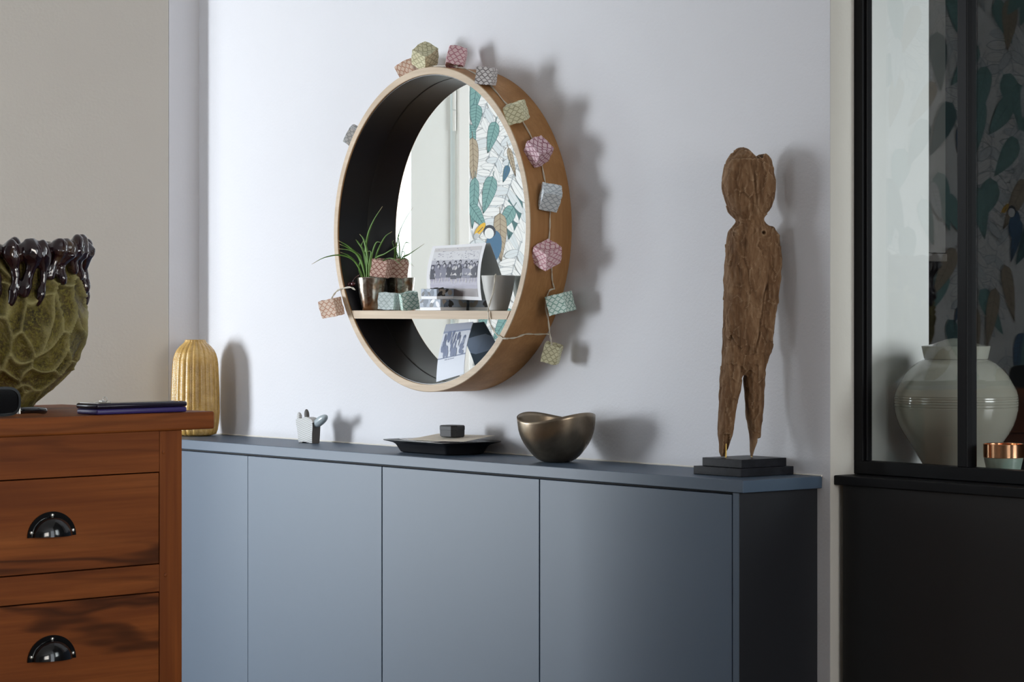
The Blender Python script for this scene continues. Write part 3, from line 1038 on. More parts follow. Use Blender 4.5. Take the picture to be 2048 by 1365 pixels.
def strip(v0, v1, mi, off=0.0003, u0=0.06, u1=0.94, n=14):
    for k in range(n):
        a, b_ = u0 + (u1 - u0) * k / n, u0 + (u1 - u0) * (k + 1) / n
        on_sheet(bm, photo_fn, [(a, v0), (b_, v0), (b_, v1), (a, v1)], mi, off)


for k, (v0, v1, mi) in enumerate(((0.06, 0.13, 5), (0.13, 0.20, 5), (0.20, 0.27, 4), (0.27, 0.33, 7), (0.33, 0.40, 4), (0.40, 0.56, 3), (0.56, 0.64, 2), (0.64, 0.72, 1), (0.72, 0.80, 0), (0.80, 0.88, 0), (0.88, 0.95, 6))):
    strip(v0, v1, mi)
rnd = random.Random(4)
for k in range(90):
    u, v = rnd.uniform(0.08, 0.9), rnd.uniform(0.66, 0.93)
    w = rnd.uniform(0.012, 0.035)
    on_sheet(bm, photo_fn, [(u, v), (u + w, v + 0.004), (u + w * 0.9, v + 0.013), (u + 0.003, v + 0.01)], rnd.choice((1, 1, 2, 7)), 0.0004 + k * 1e-6)


def disc(u, v, ru, rv, mi, off, n=10):
    on_sheet(bm, photo_fn, [(min(0.94, max(0.06, u + ru * math.cos(2 * PI * q / n))), v + rv * math.sin(2 * PI * q / n)) for q in range(n)], mi, off)


lay = 0.0006
for row, (vv, n, sc) in enumerate(((0.66, 8, 0.85), (0.60, 9, 1.0))):
    for k in range(n):
        u = 0.11 + 0.80 * (k + 0.5 * (row == 0)) / (n - 0.5) + rnd.uniform(-0.015, 0.015)
        v = vv + rnd.uniform(-0.02, 0.02)
        lay += 0.00001
        light = rnd.random() < 0.22
        on_sheet(bm, photo_fn, [(max(0.06, u - 0.055 * sc), v - 0.22), (min(0.94, u + 0.055 * sc), v - 0.22), (min(0.94, u + 0.052 * sc), v - 0.07), (u + 0.015, v - 0.045), (u - 0.015, v - 0.045), (max(0.06, u - 0.052 * sc), v - 0.07)], 6 if light else rnd.choice((3, 3, 2)), lay)
        disc(u, v + 0.008, 0.027 * sc, 0.045 * sc, 3, lay + 0.000003)
        disc(u, v - 0.006, 0.020 * sc, 0.034 * sc, 1, lay + 0.000006)
        if row:
            for s in (-1, 1):
                on_sheet(bm, photo_fn, [(u + s * 0.045, v - 0.13), (u + s * 0.055 if u + s * 0.055 < 0.94 else 0.94, v - 0.13), (u + s * 0.03, v - 0.30), (u + s * 0.02, v - 0.30)], 6, lay + 0.000008)
obj('photo_image', bm, PG, ph, normals=False, world=True)


def cal_fn(u, v):
    x = 1.0300 + 0.0915 * u - 0.0215 * v - 0.0015 * u * v
    y = -0.084 + 0.042 * v - 0.006 * math.sin(PI * v)
    z = 1.1072 + 0.0185 * u * (1 - v * 0.7) + 0.1168 * v
    return Vector((x, y, z))


CM = [plain('calendar_white', (0.70, 0.74, 0.82), 0.5), plain('calendar_navy', (0.035, 0.06, 0.10), 0.5), plain('calendar_pale', (0.42, 0.46, 0.56), 0.5), plain('calendar_blue', (0.19, 0.23, 0.35), 0.5), plain('calendar_mist', (0.26, 0.31, 0.44), 0.5), plain('calendar_shadow', (0.15, 0.18, 0.28), 0.5)]
cal = thing('calendar_card', 'tall white card with a blue picture leaning below the mirror shelf', 'calendar', (1.07, -0.07, 1.106))
sheet('card', cal_fn, 8, 10, 0.0008, [CM[0], CM[1]], cal, back=1)
bm = bmesh.new()
on_sheet(bm, cal_fn, [(0.0, 0.87), (1, 0.87), (1, 1.0), (0.0, 1.0)], 2, 0.0003)
on_sheet(bm, cal_fn, [(0.0, 0.38), (1, 0.38), (1, 0.87), (0.0, 0.87)], 4, 0.0003)
rnd = random.Random(9)
for k in range(46):
    u, v = rnd.uniform(0.10, 0.9), rnd.uniform(0.43, 0.84)
    ru, rv = rnd.uniform(0.015, 0.06), rnd.uniform(0.03, 0.12)
    pts = [(min(0.99, max(0.01, u + ru * math.cos(2 * PI * q / 9))), min(0.865, max(0.385, v + rv * math.sin(2 * PI * q / 9)))) for q in range(9)]
    on_sheet(bm, cal_fn, pts, 3 if v < 0.62 else rnd.choice((3, 5, 2)), 0.0004 + k * 2e-6)
for a, b_ in ((0.26, 0.37), (0.385, 0.45), (0.47, 0.52), (0.535, 0.60)):
    on_sheet(bm, cal_fn, [(a, 0.345), (b_, 0.345), (b_, 0.357), (a, 0.357)], 5, 0.0004)
obj('card_print', bm, CM, cal, normals=False, world=True)

# white cup
cup = thing('white_cup', 'plain matte white cup with a wire hanging out, on the mirror shelf', 'cup', (1.2085, -0.0655, ZS))
obj('cup_body', lathe(bmesh.new(), [(0.0, 0.0), (0.0165, 0.0), (0.0185, 0.0015), (0.0235, 0.018), (0.0290, 0.040), (0.0335, 0.0690), (0.0328, 0.0700), (0.0318, 0.0690), (0.0272, 0.040), (0.0215, 0.018), (0.0165, 0.006), (0.0, 0.005)], 64), 'cup', cup, smooth='auto')

# dark red beads at the left
bd = thing('bead_clip', 'dark red glossy bead clip hanging beside the silvery pot', 'ornament', (0.7345, -0.088, 1.304))
for dx, dz, r in ((0.0, 0.003, 0.0072), (0.0135, 0.0045, 0.0062)):
    obj('bead', ellipsoid(bmesh.new(), (dx, -0.001, dz), (r, r * 0.8, r * 0.8), 14, 10), 'berry', bd, smooth=True)
obj('bead_stem', tube(bmesh.new(), smooth_path([(0.006, 0, 0.004), (0.012, 0.004, 0.016), (0.022, 0.010, 0.024)], 4), 0.0009, 5), 'berry', bd)

# ------------------------------------------------------------------ string of paper lanterns
st = thing('lantern_string', 'string of folded paper lanterns draped around the round mirror', 'string lights', (MX, -0.05, MZ + MR))
LM = {}
for nm, paper, line in (('yellow', (0.62, 0.60, 0.42), (0.36, 0.34, 0.19)), ('pink', (0.72, 0.54, 0.56), (0.46, 0.13, 0.19)), ('grey', (0.62, 0.60, 0.60), (0.09, 0.07, 0.075)),
                        ('magenta', (0.66, 0.50, 0.55), (0.24, 0.045, 0.09)), ('blue', (0.66, 0.71, 0.74), (0.36, 0.43, 0.48)), ('teal', (0.56, 0.66, 0.61), (0.12, 0.30, 0.24)),
                        ('orange', (0.72, 0.58, 0.48), (0.50, 0.22, 0.12)), ('brown', (0.60, 0.42, 0.35), (0.25, 0.06, 0.04)), ('pale', (0.64, 0.72, 0.73), (0.45, 0.55, 0.55))):
    LM[nm] = m_lantern('lantern_paper_' + nm, tuple(min(0.85, x * 1.15) for x in paper), line)


def lantern(c, size, eul, mat, seed, label):
    """folded paper balloon cube with pinched ends"""
    rnd = random.Random(seed)
    bm = bmesh.new()
    uvl = bm.loops.layers.uv.new('UVMap')
    n = 6
    off = Vector((rnd.uniform(0, 50), rnd.uniform(0, 50), rnd.uniform(0, 50)))
    stretch = (rnd.uniform(0.94, 1.06), rnd.uniform(0.94, 1.06), rnd.uniform(0.96, 1.10))

    def pos(p):
        s = Vector(p).normalized()
        q = Vector(p) * 0.86 + s * 1.22 * 0.14
        m = max(abs(p[0]), abs(p[1]))
        if abs(p[2]) > 0.999:
            fold = min(abs(abs(p[0]) - abs(p[1])), 1) * 0.16
            q.z *= 1 - 0.30 * (1 - m) - (0.10 - fold if m < 0.98 else 0)
        if abs(p[1]) > 0.999:
            mm = 1 - max(abs(p[0]), abs(p[2]))
            q.y *= 1 - 0.10 * mm
        q += noise.noise_vector(Vector(p) * 1.6 + off) * 0.10
        return Vector((q.x * stretch[0], q.y * stretch[1], q.z * stretch[2])) * size * 0.5
    for ax in range(3):
        for sg in (-1, 1):
            grid = {}
            for i in range(n + 1):
                for j in range(n + 1):
                    a, b_ = -1 + 2 * i / n, -1 + 2 * j / n
                    p = [0, 0, 0]
                    p[ax] = sg
                    p[(ax + 1) % 3] = a
                    p[(ax + 2) % 3] = b_
                    grid[i, j] = bm.verts.new(pos(p))
            for i in range(n):
                for j in range(n):
                    quad = [(i, j), (i + 1, j), (i + 1, j + 1), (i, j + 1)]
                    if sg < 0:
                        quad.reverse()
                    f = bm.faces.new([grid[q] for q in quad])
                    for l, q in zip(f.loops, quad):
                        u, v = q[0] / n, q[1] / n
                        if ax == 0:
                            u, v = u, v
                        elif ax == 1:
                            u, v = v, u
                        l[uvl].uv = (u + 0.13 * ax, v)
    bmesh.ops.remove_doubles(bm, verts=bm.verts, dist=1e-5)
    o = obj('paper_lantern', bm, LM[mat], None, smooth='auto')
    o.data.set_sharp_from_angle(angle=R_(22))
    o.parent = st
    o.matrix_basis = wmat(st).inverted() @ (Matrix.Translation(c) @ Euler([R_(a) for a in eul]).to_matrix().to_4x4())
    o['label'] = label
    return o


LAN = [((0.7400, -0.080, 1.6210), 0.034, (20, 30, 50), 'blue', 'pale blue lantern left of the ring'),
       ((0.8925, -0.052, 1.7515), 0.036, (10, 62, 40), 'orange', 'salmon lantern half hidden by the ring'),
       ((0.9580, -0.058, 1.7745), 0.040, (35, 28, 20), 'yellow', 'pale yellow-green lantern on top of the ring'),
       ((1.0520, -0.049, 1.7655), 0.037, (-14, 12, 48), 'pink', 'pink lantern on top of the ring'),
       ((1.2019, -0.0901, 1.7165), 0.036, (4, 8, 35), 'grey', 'grey lantern with dark waves'),
       ((1.2938, -0.0884, 1.6392), 0.039, (18, -14, 30), 'yellow', 'yellow-green lantern on the upper right of the ring'),
       ((1.3430, -0.0747, 1.5614), 0.039, (30, 44, 20), 'magenta', 'dark pink lantern'),
       ((1.3704, -0.0672, 1.4715), 0.039, (38, 10, 62), 'blue', 'grey-blue lantern on the right of the ring'),
       ((1.3702, -0.0746, 1.3604), 0.040, (26, 28, 12), 'pink', 'pink lantern on the right of the ring'),
       ((1.3690, -0.0395, 1.2668), 0.040, (6, -12, 20), 'teal', 'green lantern at the lower right of the ring'),
       ((1.3438, -0.0400, 1.1695), 0.034, (8, 14, 40), 'yellow', 'lowest yellow-green lantern hanging on the right'),
       ((0.6878, -0.1260, 1.2579), 0.037, (8, -10, 24), 'orange', 'salmon lantern hanging left of the ring'),
       ((0.7975, -0.0500, 1.3412), 0.036, (4, 10, 30), 'brown', 'brown lantern perched on the pot'),
       ((0.8700, -0.0840, 1.2715), 0.035, (0, 4, 30), 'pale', 'pale blue lantern on the shelf'),
       ((0.9205, -0.0710, 1.2720), 0.036, (4, -8, 62), 'teal', 'green lantern on the shelf beside the pot')]
for i, (c, s, e, mt, lb) in enumerate(LAN):
    if i == 11:
        c = (c[0] + 0.033, c[1], c[2])
    lantern(c, s, e, mt, 40 + i, lb)


def cable(pts, r=0.0009, twist=True, n=7):
    P = smooth_path(pts, n)
    bm = bmesh.new()
    if not twist:
        return obj('cable', tube(bm, P, r, 5), 'cord', st, smooth=True, world=True)
    for s in (0, PI):
        Q = []
        for i, p in enumerate(P):
            d = (P[min(i + 1, len(P) - 1)] - P[max(i - 1, 0)]).normalized()
            a = d.cross(Vector((0.2, -0.9, 0.3))).normalized()
            b_ = d.cross(a)
            Q.append(p + (a * math.cos(i * 0.5 + s) + b_ * math.sin(i * 0.5 + s)) * r * 1.1)
        tube(bm, Q, r, 5)
    return obj('cable', bm, 'cord', st, smooth=True, world=True)


cable([(0.892, -0.052, 1.742), (0.958, -0.055, 1.7535), (1.052, -0.052, 1.7495), (1.0907, -0.0789, 1.7420), (1.1162, -0.0700, 1.7360), (1.1908, -0.0787, 1.7052), (1.2509, -0.0826, 1.6617), (1.2735, -0.0730, 1.6420), (1.3000, -0.0656, 1.6060), (1.3265, -0.0620, 1.5628), (1.3380, -0.0609, 1.5359), (1.3492, -0.0613, 1.5015), (1.3565, -0.0560, 1.4724), (1.3605, -0.0590, 1.4285), (1.3602, -0.0601, 1.3995), (1.3566, -0.0616, 1.3608), (1.3516, -0.0480, 1.3368), (1.3446, -0.0402, 1.3126), (1.3390, -0.0300, 1.2951)], 0.0008)
cable([(1.3400, -0.0300, 1.2951), (1.3370, -0.0420, 1.2900), (1.3270, -0.0420, 1.2639), (1.3300, -0.0380, 1.2345), (1.3320, -0.0360, 1.2070)], 0.0009)
cable([(1.3320, -0.0360, 1.2070), (1.3385, -0.0380, 1.1960), (1.3430, -0.0400, 1.1830)], 0.0009)
cable([(1.3320, -0.0360, 1.2070), (1.3060, -0.0480, 1.2062), (1.2885, -0.0601, 1.2064), (1.2825, -0.0807, 1.1998), (1.2825, -0.1020, 1.1980), (1.2843, -0.1070, 1.1980), (1.2703, -0.1075, 1.1995), (1.2500, -0.1075, 1.2101), (1.2342, -0.1075, 1.2296), (1.2295, -0.1075, 1.2492), (1.2310, -0.1060, 1.2640), (1.2370, -0.1000, 1.2933), (1.2330, -0.0930, 1.3200), (1.2260, -0.0850, 1.3215), (1.2200, -0.0750, 1.3000)], 0.0009)
cable([(0.7210, -0.1260, 1.2760), (0.7180, -0.1180, 1.2850), (0.7240, -0.1090, 1.2960), (0.7520, -0.1000, 1.3011), (0.7660, -0.0970, 1.2960)], 0.0010)
cable([(0.6975, -0.060, 1.610), (0.7050, -0.050, 1.5600), (0.7200, -0.030, 1.5450)], 0.0008, False)

# ================================================================== THINGS ON THE LOW CABINET
# wooden figure on a two step plinth
FX, FY = 1.907, -0.067
fig = thing('carved_figure', 'weathered carved wooden standing figure on a black stepped plinth', 'sculpture', (FX, FY, ZT), R_(62))
obj('plinth_base', newbox((1.8474, -0.1335, ZT + 0.0003), (1.9680, -0.0040, ZT + 0.0148), 0.0008), 'plinth', fig, world=True)
obj('plinth_top', newbox((1.8600, -0.1240, ZT + 0.0150), (1.9600, -0.0140, ZT + 0.0298), 0.0008), 'plinth', fig, world=True)
S = 4.652 / 5248.0


def fu(px):
    return (px - 1488) * S


def fz(py):
    return 1.26 - (py - 614) * S - ZT


def ringstack(bm, rows, n=48, pw=3.4):
    """rows of (py, left px, right px, half depth, depth centre)"""
    prev = None
    for py, l, r, hv, vc in rows:
        uc, hu = (fu(l) + fu(r)) / 2, max(0.0012, (fu(r) - fu(l) + 0.0016) / 2 - hv * 0.15)
        ring_ = []
        for k in range(n):
            a = 2 * PI * k / n
            ca, sa = math.cos(a), math.sin(a)
            x = uc + hu * math.copysign(abs(ca) ** (2 / pw), ca)
            y = vc + hv * math.copysign(abs(sa) ** (2 / pw), sa)
            ring_.append(bm.verts.new((x, y, fz(py))))
        if prev:
            for k in range(n):
                bm.faces.new((prev[k], prev[(k + 1) % n], ring_[(k + 1) % n], ring_[k]))
        else:
            bm.faces.new(list(reversed(ring_)))
        prev = ring_
    bm.faces.new(prev)


bm = bmesh.new()
ringstack(bm, [(297, 1478, 1528, .020, 0), (303, 1468, 1534, .025, 0), (312, 1458, 1540, .028, 0), (322, 1451, 1545, .030, 0), (340, 1444, 1549, .032, 0), (360, 1441, 1553, .032, 0), (380, 1442, 1554, .031, 0), (400, 1448, 1551, .030, 0), (412, 1452, 1547, .029, 0), (422, 1456, 1541, .027, 0), (430, 1461, 1532, .025, 0), (437, 1469, 1527, .023, 0), (444, 1472, 1529, .023, 0), (450, 1469, 1536, .024, 0), (457, 1461, 1549, .027, 0), (464, 1455, 1557, .028, 0), (475, 1452, 1560, .029, 0), (500, 1450, 1561, .030, 0), (530, 1448, 1560, .031, 0), (560, 1446, 1556, .031, 0), (600, 1445, 1552, .031, 0), (640, 1445, 1547, .030, 0), (680, 1443, 1541, .029, 0), (700, 1443, 1539, .027, 0), (722, 1442, 1535, .024, 0), (738, 1441, 1533, .020, 0), (750, 1442, 1531, .012, 0)])
ringstack(bm, [(690, 1447, 1492, .018, 0), (715, 1443, 1491, .024, 0), (740, 1440, 1487, .024, 0), (760, 1438, 1484, .0225, 0), (800, 1435, 1476, .020, 0), (840, 1434, 1469, .018, 0), (870, 1433, 1465, .016, 0), (890, 1436, 1458, .012, 0), (905, 1437, 1452, .008, 0), (913, 1441, 1449, .004, 0)], 28, 2.4)
ringstack(bm, [(690, 1488, 1536, .018, 0), (715, 1487, 1535, .024, 0), (745, 1487, 1532, .024, 0), (760, 1488, 1530, .0225, 0), (800, 1489, 1530, .020, 0), (822, 1490, 1529, .019, 0), (850, 1495, 1525, .016, 0), (875, 1499, 1523, .012, 0), (884, 1500, 1516, .010, 0), (900, 1501, 1509, .006, 0), (913, 1502, 1506, .003, 0)], 28, 2.4)
# arm in low relief on the right flank
ringstack(bm, [(470, 1540, 1558, .010, -0.016), (530, 1530, 1560, .012, -0.0205), (600, 1518, 1552, .013, -0.0205), (660, 1508, 1545, .0125, -0.0185), (705, 1504, 1538, .011, -0.0155), (740, 1502, 1528, .008, -0.012)], 20, 2.2)
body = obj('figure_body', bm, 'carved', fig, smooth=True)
NOTCH = [(1496, 296), (1501, 301), (1506, 306), (1511, 313), (1517, 318), (1520, 311), (1526, 308), (1533, 311), (1539, 317), (1545, 332), (1550, 350)]


def carve(co, n):
    p = co.copy()
    v = noise.voronoi(Vector((p.x * 70, p.y * 70, p.z * 42)))[0]
    v2 = noise.voronoi(Vector((p.x * 45 + 9, p.y * 45, p.z * 30)))[0]
    q0 = Vector((p.x * 62, p.y * 62, p.z * 36)) + noise.noise_vector(p * 30) * 0.35
    near = noise.voronoi(q0)[1][0]
    rv = Vector((noise.noise(near * 7.7), noise.noise(near * 7.7 + Vector((9, 0, 0))), noise.noise(near * 7.7 + Vector((0, 5, 3)))))
    facet = rv.dot(q0 - near) * 0.0042
    amt = facet + (v[0] - 0.35) * 0.0014 + (v2[0] - 0.3) * 0.0020 + noise.noise(Vector((p.x * 150, p.y * 150, p.z * 60))) * 0.0016 + noise.noise(p * 28) * 0.0014
    k = min(1.0, max(0.25, (p.z - 0.03) / 0.12))
    q = p + n * amt * k
    px = 1488 + q.x / S
    py = 614 + (1.26 - ZT - q.z) / S
    if py < 345:
        for (a, b_), (c, d) in zip(NOTCH, NOTCH[1:]):
            if a <= px <= c:
                lim = b_ + (d - b_) * (px - a) / (c - a) + noise.noise(Vector((q.x * 90, q.y * 90, 3))) * 2.0
                if py < lim:
                    q.z = fz(lim)
        # broken crown slopes down towards the front
        if q.y < 0 and py < 318 and px < 1512:
            q.z -= (-q.y) * 0.35
    if q.y < -0.008:
        cx_ = 1502 + 3 * math.sin(py * 0.05)
        if 340 < py < 425:
            q.y += 0.0026 * math.exp(-((px - cx_) / 2.0) ** 2) * min(1.0, (py - 340) / 15.0, (425 - py) / 25.0)
        ax_ = 1529 - (py - 540) * 0.16 + 4 * noise.noise(Vector((0.3, 0.7, py * 0.03)))
        if 540 < py < 720:
            q.y += 0.0022 * math.exp(-((px - ax_) / 1.8) ** 2) * min(1.0, (py - 540) / 40.0, (720 - py) / 40.0)
    d2 = ((px - 1520) ** 2 + (py - 466) ** 2)
    if q.y < -0.01 and d2 < 20:
        q.y += 0.011 * math.exp(-d2 / 8.0)
    # ragged end of the right foot
    if py > 876 and px > 1514:
        q.x -= 0.004
    # hollow of the left foot where the pin sits
    if q.y < 0 and py > 868 and 1443 < px < 1454:
        q.y += 0.006
    return q


voxel_fuse(body, 0.0016, carve, 3)
finish(body, True)
obj('brass_pin', lathe(bmesh.new(), [(0.0017, fz(914.5)), (0.0017, fz(880))], 12, (fu(1449), -0.0045, 0), close_bottom=True, close_top=True), 'brass', fig, smooth='auto')
obj('brass_pin', lathe(bmesh.new(), [(0.0012, fz(914.5)), (0.0012, fz(885))], 12, (fu(1504), 0.0, 0), close_bottom=True, close_top=True), 'brass', fig, smooth='auto')

# bronze bowl
BX, BY = 1.4180, -0.0905
bw = thing('bronze_bowl', 'brown bronze bowl with a wavy rim on the low cabinet', 'bowl', (BX, BY, ZT))
HB, RB = 0.0905, 0.0755


def bowl_fn(ph, i, r, z):
    t = max(0.0, z / HB)
    w = 0.0082 * math.cos(2 * (ph - R_(8))) * t ** 4 + 0.0012 * math.cos(ph - R_(20)) * t ** 3
    return r * (1 + 0.012 * math.cos(3 * ph) * t), z + w


KB = 5.0 / 5248.0
raw = [(0, 0), (22, 0), (28, 1), (32, 2.5), (40, 7), (47, 13), (53, 20), (60, 29), (66, 38), (70.5, 47), (74, 56), (76.5, 66), (78, 76), (78.8, 85), (79, 91)]
prof = [(r * KB, z * KB) for r, z in raw]
HB = 91 * KB
inner = [(max(0.0, r - 0.0016), z + (0.0016 if k < 6 else 0.0004)) for k, (r, z) in enumerate(prof)]
obj('bowl_shell', lathe(bmesh.new(), prof + list(reversed(inner)), 96, fn=bowl_fn), 'bowl', bw, smooth=True)

# black tray with papers and octagonal box
TX, TY = 1.040, -0.0775
tr = thing('black_tray', 'square black dish with a flared rim in front of the mirror wall', 'tray', (TX, TY, ZT), R_(-1.5))


def rrect(w, d, rad, z, n=6):
    pts = []
    for cx, cy_, a0 in ((w - rad, d - rad, 0), (-w + rad, d - rad, 90), (-w + rad, -d + rad, 180), (w - rad, -d + rad, 270)):
        for k in range(n + 1):
            a = R_(a0 + 90 * k / n)
            pts.append((cx + rad * math.cos(a), cy_ + rad * math.sin(a), z))
    return pts


def loft(bm, rings_, cap0=True, cap1=True):
    R = [[bm.verts.new(p) for p in r] for r in rings_]
    n = len(R[0])
    for a, b_ in zip(R, R[1:]):
        for k in range(n):
            bm.faces.new((a[k], a[(k + 1) % n], b_[(k + 1) % n], b_[k]))
    if cap0:
        bm.faces.new(list(reversed(R[0])))
    if cap1:
        bm.faces.new(R[-1])
    return bm


dish = []
for w, d, z in ((0.080, 0.044, 0.0005), (0.083, 0.047, 0.0020), (0.086, 0.050, 0.0080), (0.090, 0.054, 0.0165), (0.095, 0.058, 0.0205), (0.106, 0.072, 0.0245), (0.108, 0.0735, 0.0256), (0.1075, 0.0732, 0.0268), (0.104, 0.069, 0.0265), (0.094, 0.057, 0.0228), (0.088, 0.051, 0.0185), (0.083, 0.046, 0.0090), (0.078, 0.042, 0.0045)):
    dish.append(rrect(w, d, 0.008, z))
obj('dish', loft(bmesh.new(), dish), 'black_satin', tr, smooth='auto')


def paper_sheet(name, label, w, d, z, x, y, rot, mat, cat, tilt=(0.0, 0.0), curl=0.0):
    bm = bmesh.new()
    n = 6
    g = {}
    for i in range(n + 1):
        for j in range(n + 1):
            u, v = -w / 2 + w * i / n, -d / 2 + d * j / n
            g[i, j] = bm.verts.new((u, v, tilt[0] * u + tilt[1] * v + curl * ((u / w) ** 2)))
    for i in range(n):
        for j in range(n):
            bm.faces.new((g[i, j], g[i + 1, j], g[i + 1, j + 1], g[i, j + 1]))
    ex = bmesh.ops.extrude_face_region(bm, geom=list(bm.faces))
    bmesh.ops.translate(bm, verts=[e for e in ex['geom'] if isinstance(e, bmesh.types.BMVert)], vec=(0, 0, 0.0006))
    o = obj(name, bm, mat)
    o.location = (x, y, z)
    o.rotation_euler = (0, 0, rot)
    return tag(o, label, cat)


paper_sheet('paper_sheet', 'white folded paper lowest in the black tray', 0.150, 0.085, ZT + 0.0225, 1.030, -0.082, R_(3), 'paper', 'paper', (0, 0), 0.006)
paper_sheet('paper_sheet', 'white paper slip in the middle of the tray pile', 0.130, 0.080, ZT + 0.0262, 1.020, -0.088, R_(-9), 'paper', 'paper', (-0.01, 0.03), 0.004)
env = paper_sheet('cream_envelope', 'cream envelope on top of the tray under the black octagonal box', 0.145, 0.098, ZT + 0.0315, 1.062, -0.070, R_(14), 'cream', 'envelope', (0.004, 0.085), 0.002)
ob = thing('octagonal_box', 'small black octagonal box on the cream envelope', 'box', (1.060, -0.066, ZT + 0.0338), R_(12))


def octo(w, d, c, z):
    return [(w, d - c, z), (w - c, d, z), (-w + c, d, z), (-w, d - c, z), (-w, -d + c, z), (-w + c, -d, z), (w - c, -d, z), (w, -d + c, z)]


obj('box_base', loft(bmesh.new(), [octo(0.0205, 0.0185, 0.0085, 0.0), octo(0.0225, 0.0205, 0.009, 0.0015), octo(0.0228, 0.0208, 0.009, 0.014)]), 'black_matte', ob)
obj('box_lid', loft(bmesh.new(), [octo(0.0231, 0.0211, 0.009, 0.0143), octo(0.0231, 0.0211, 0.009, 0.0215), octo(0.0222, 0.0202, 0.009, 0.0232), octo(0.019, 0.017, 0.008, 0.0236)]), 'black_matte', ob)

# little animal figurine
ct = thing('animal_figurine', 'small ribbed clay animal figurine with a smooth raised tail', 'figurine', (0.538, -0.0615, ZT))


def cpt(zx, zy):
    return (0.57 + (zx - 820) * 0.0659 / 577, -0.0715, ZT + max(0.0003, (1180 - zy) * 0.0659 / 917))


outl = [(360, 1180), (440, 1178), (455, 1135), (520, 1105), (600, 1110), (650, 1150), (690, 1178), (820, 1180), (822, 900), (820, 660), (850, 540), (800, 455), (720, 405), (600, 388), (540, 396), (470, 430), (400, 470), (330, 480), (262, 470), (275, 640), (320, 800), (345, 950), (352, 1080)]
bm = poly_extrude(bmesh.new(), [cpt(*p) for p in outl], (0, 0.021, 0))
es = [e for e in bm.edges if abs((e.verts[0].co - e.verts[1].co).y) < 1e-6]
bmesh.ops.bevel(bm, geom=es, offset=0.0022, segments=2, profile=0.5, affect='EDGES')
cbody = obj('figurine_body', bm, ['stripe', 'cat_dark'], ct, smooth='auto', world=True)
for p in cbody.data.polygons:
    if p.normal.x > 0.75 and p.center.x > 0.02:
        p.material_index = 1
for zx, zy, h, yy, mt in ((330, 400, 0.0105, -0.066, 'stripe'), (475, 330, 0.0125, -0.058, 'cat_dark')):
    c = cpt(zx, zy)
    bm = ellipsoid(bmesh.new(), (c[0], yy, c[2]), (0.0068, 0.0050, h), 16, 12, Euler((0, R_(-8), 0)))
    obj('ear', bm, mt, ct, smooth=True, world=True)
obj('tail', ellipsoid(bmesh.new(), (0.5840, -0.0600, 1.0120), (0.0295, 0.0090, 0.0100), 20, 14, Euler((0, R_(-24), 0))), 'tail', ct, smooth=True, world=True)

# ochre fluted vase in the corner
gv = thing('fluted_vase', 'tall ochre fluted vase with gold sheen in the corner', 'vase', (0.1100, -0.0790, ZT))
KG = 6.04 / 5248.0


def gz(py):
    return 1.26 - (py - 614) * KG - ZT


prof = [(0.0, 0.0), (0.034, 0.0), (0.040, 0.002)] + [(hw * KG, gz(py)) for py, hw in ((868, 42), (860, 45), (845, 47.5), (825, 49), (800, 48.6), (775, 48), (750, 47), (730, 46), (718, 44.5), (708, 41.5), (700, 37.5), (693, 31.5), (688, 26), (685, 22.5), (682, 20.8), (680, 20.6))] + [(18.5 * KG, gz(680)), (18 * KG, gz(690)), (26 * KG, gz(705)), (0.0, gz(712))]
NP = len(prof)


def flute(ph, i, r, z):
    if i < 2 or i > NP - 6:
        return r, z
    return r * (1.0 - 0.050 * (1 - abs(math.cos(ph * 11.0))) ** 1.3), z


obj('vase_body', lathe(bmesh.new(), prof, 264, fn=flute), 'gold', gv, smooth=True)

# ================================================================== CHEST OF DRAWERS
CS = 0.982
ch = thing('chest_of_drawers', 'teak chest of drawers with black cup pulls at the left', 'chest of drawers', (1.3481, -0.8158, 0.0227), R_(5.34), None, CS)
ZH = 1.0728
obj('top', newbox((-0.475, -0.690, 1.0412), (0.0, 0.0, ZH), 0.004, 3), 'teak_rail', ch)
XF = -0.008
obj('side_panel', newbox((-0.44, -0.075, 0.10), (XF - 0.05, -0.0685, 1.0412)), 'teak_z', ch)
obj('side_panel', newbox((-0.44, -0.6195, 0.10), (XF - 0.05, -0.613, 1.0412)), 'teak_z', ch)
obj('back_panel', newbox((-0.455, -0.60, 0.10), (-0.445, -0.09, 1.0412)), 'teak_z', ch)
for y0 in (-0.1165, -0.6205):
    obj('leg', newbox((XF - 0.05, y0, -0.0231), (XF, y0 + 0.0490, 1.0411), 0.0012), 'teak_z', ch)
    obj('leg', newbox((-0.460, y0, -0.0231), (-0.412, y0 + 0.0490, 1.0411), 0.0012), 'teak_z', ch)
obj('carcass', newbox((-0.444, -0.611, 0.12), (XF - 0.035, -0.0765, 1.030)), 'cab_in', ch)
for z0, z1 in ((0.9692, 1.0411), (0.7580, 0.8058), (0.5480, 0.5960), (0.3380, 0.3860), (0.12, 0.176)):
    obj('rail', newbox((XF - 0.03, -0.5710, z0), (XF - 0.0003, -0.1170, z1), 0.0006), 'teak_rail', ch)
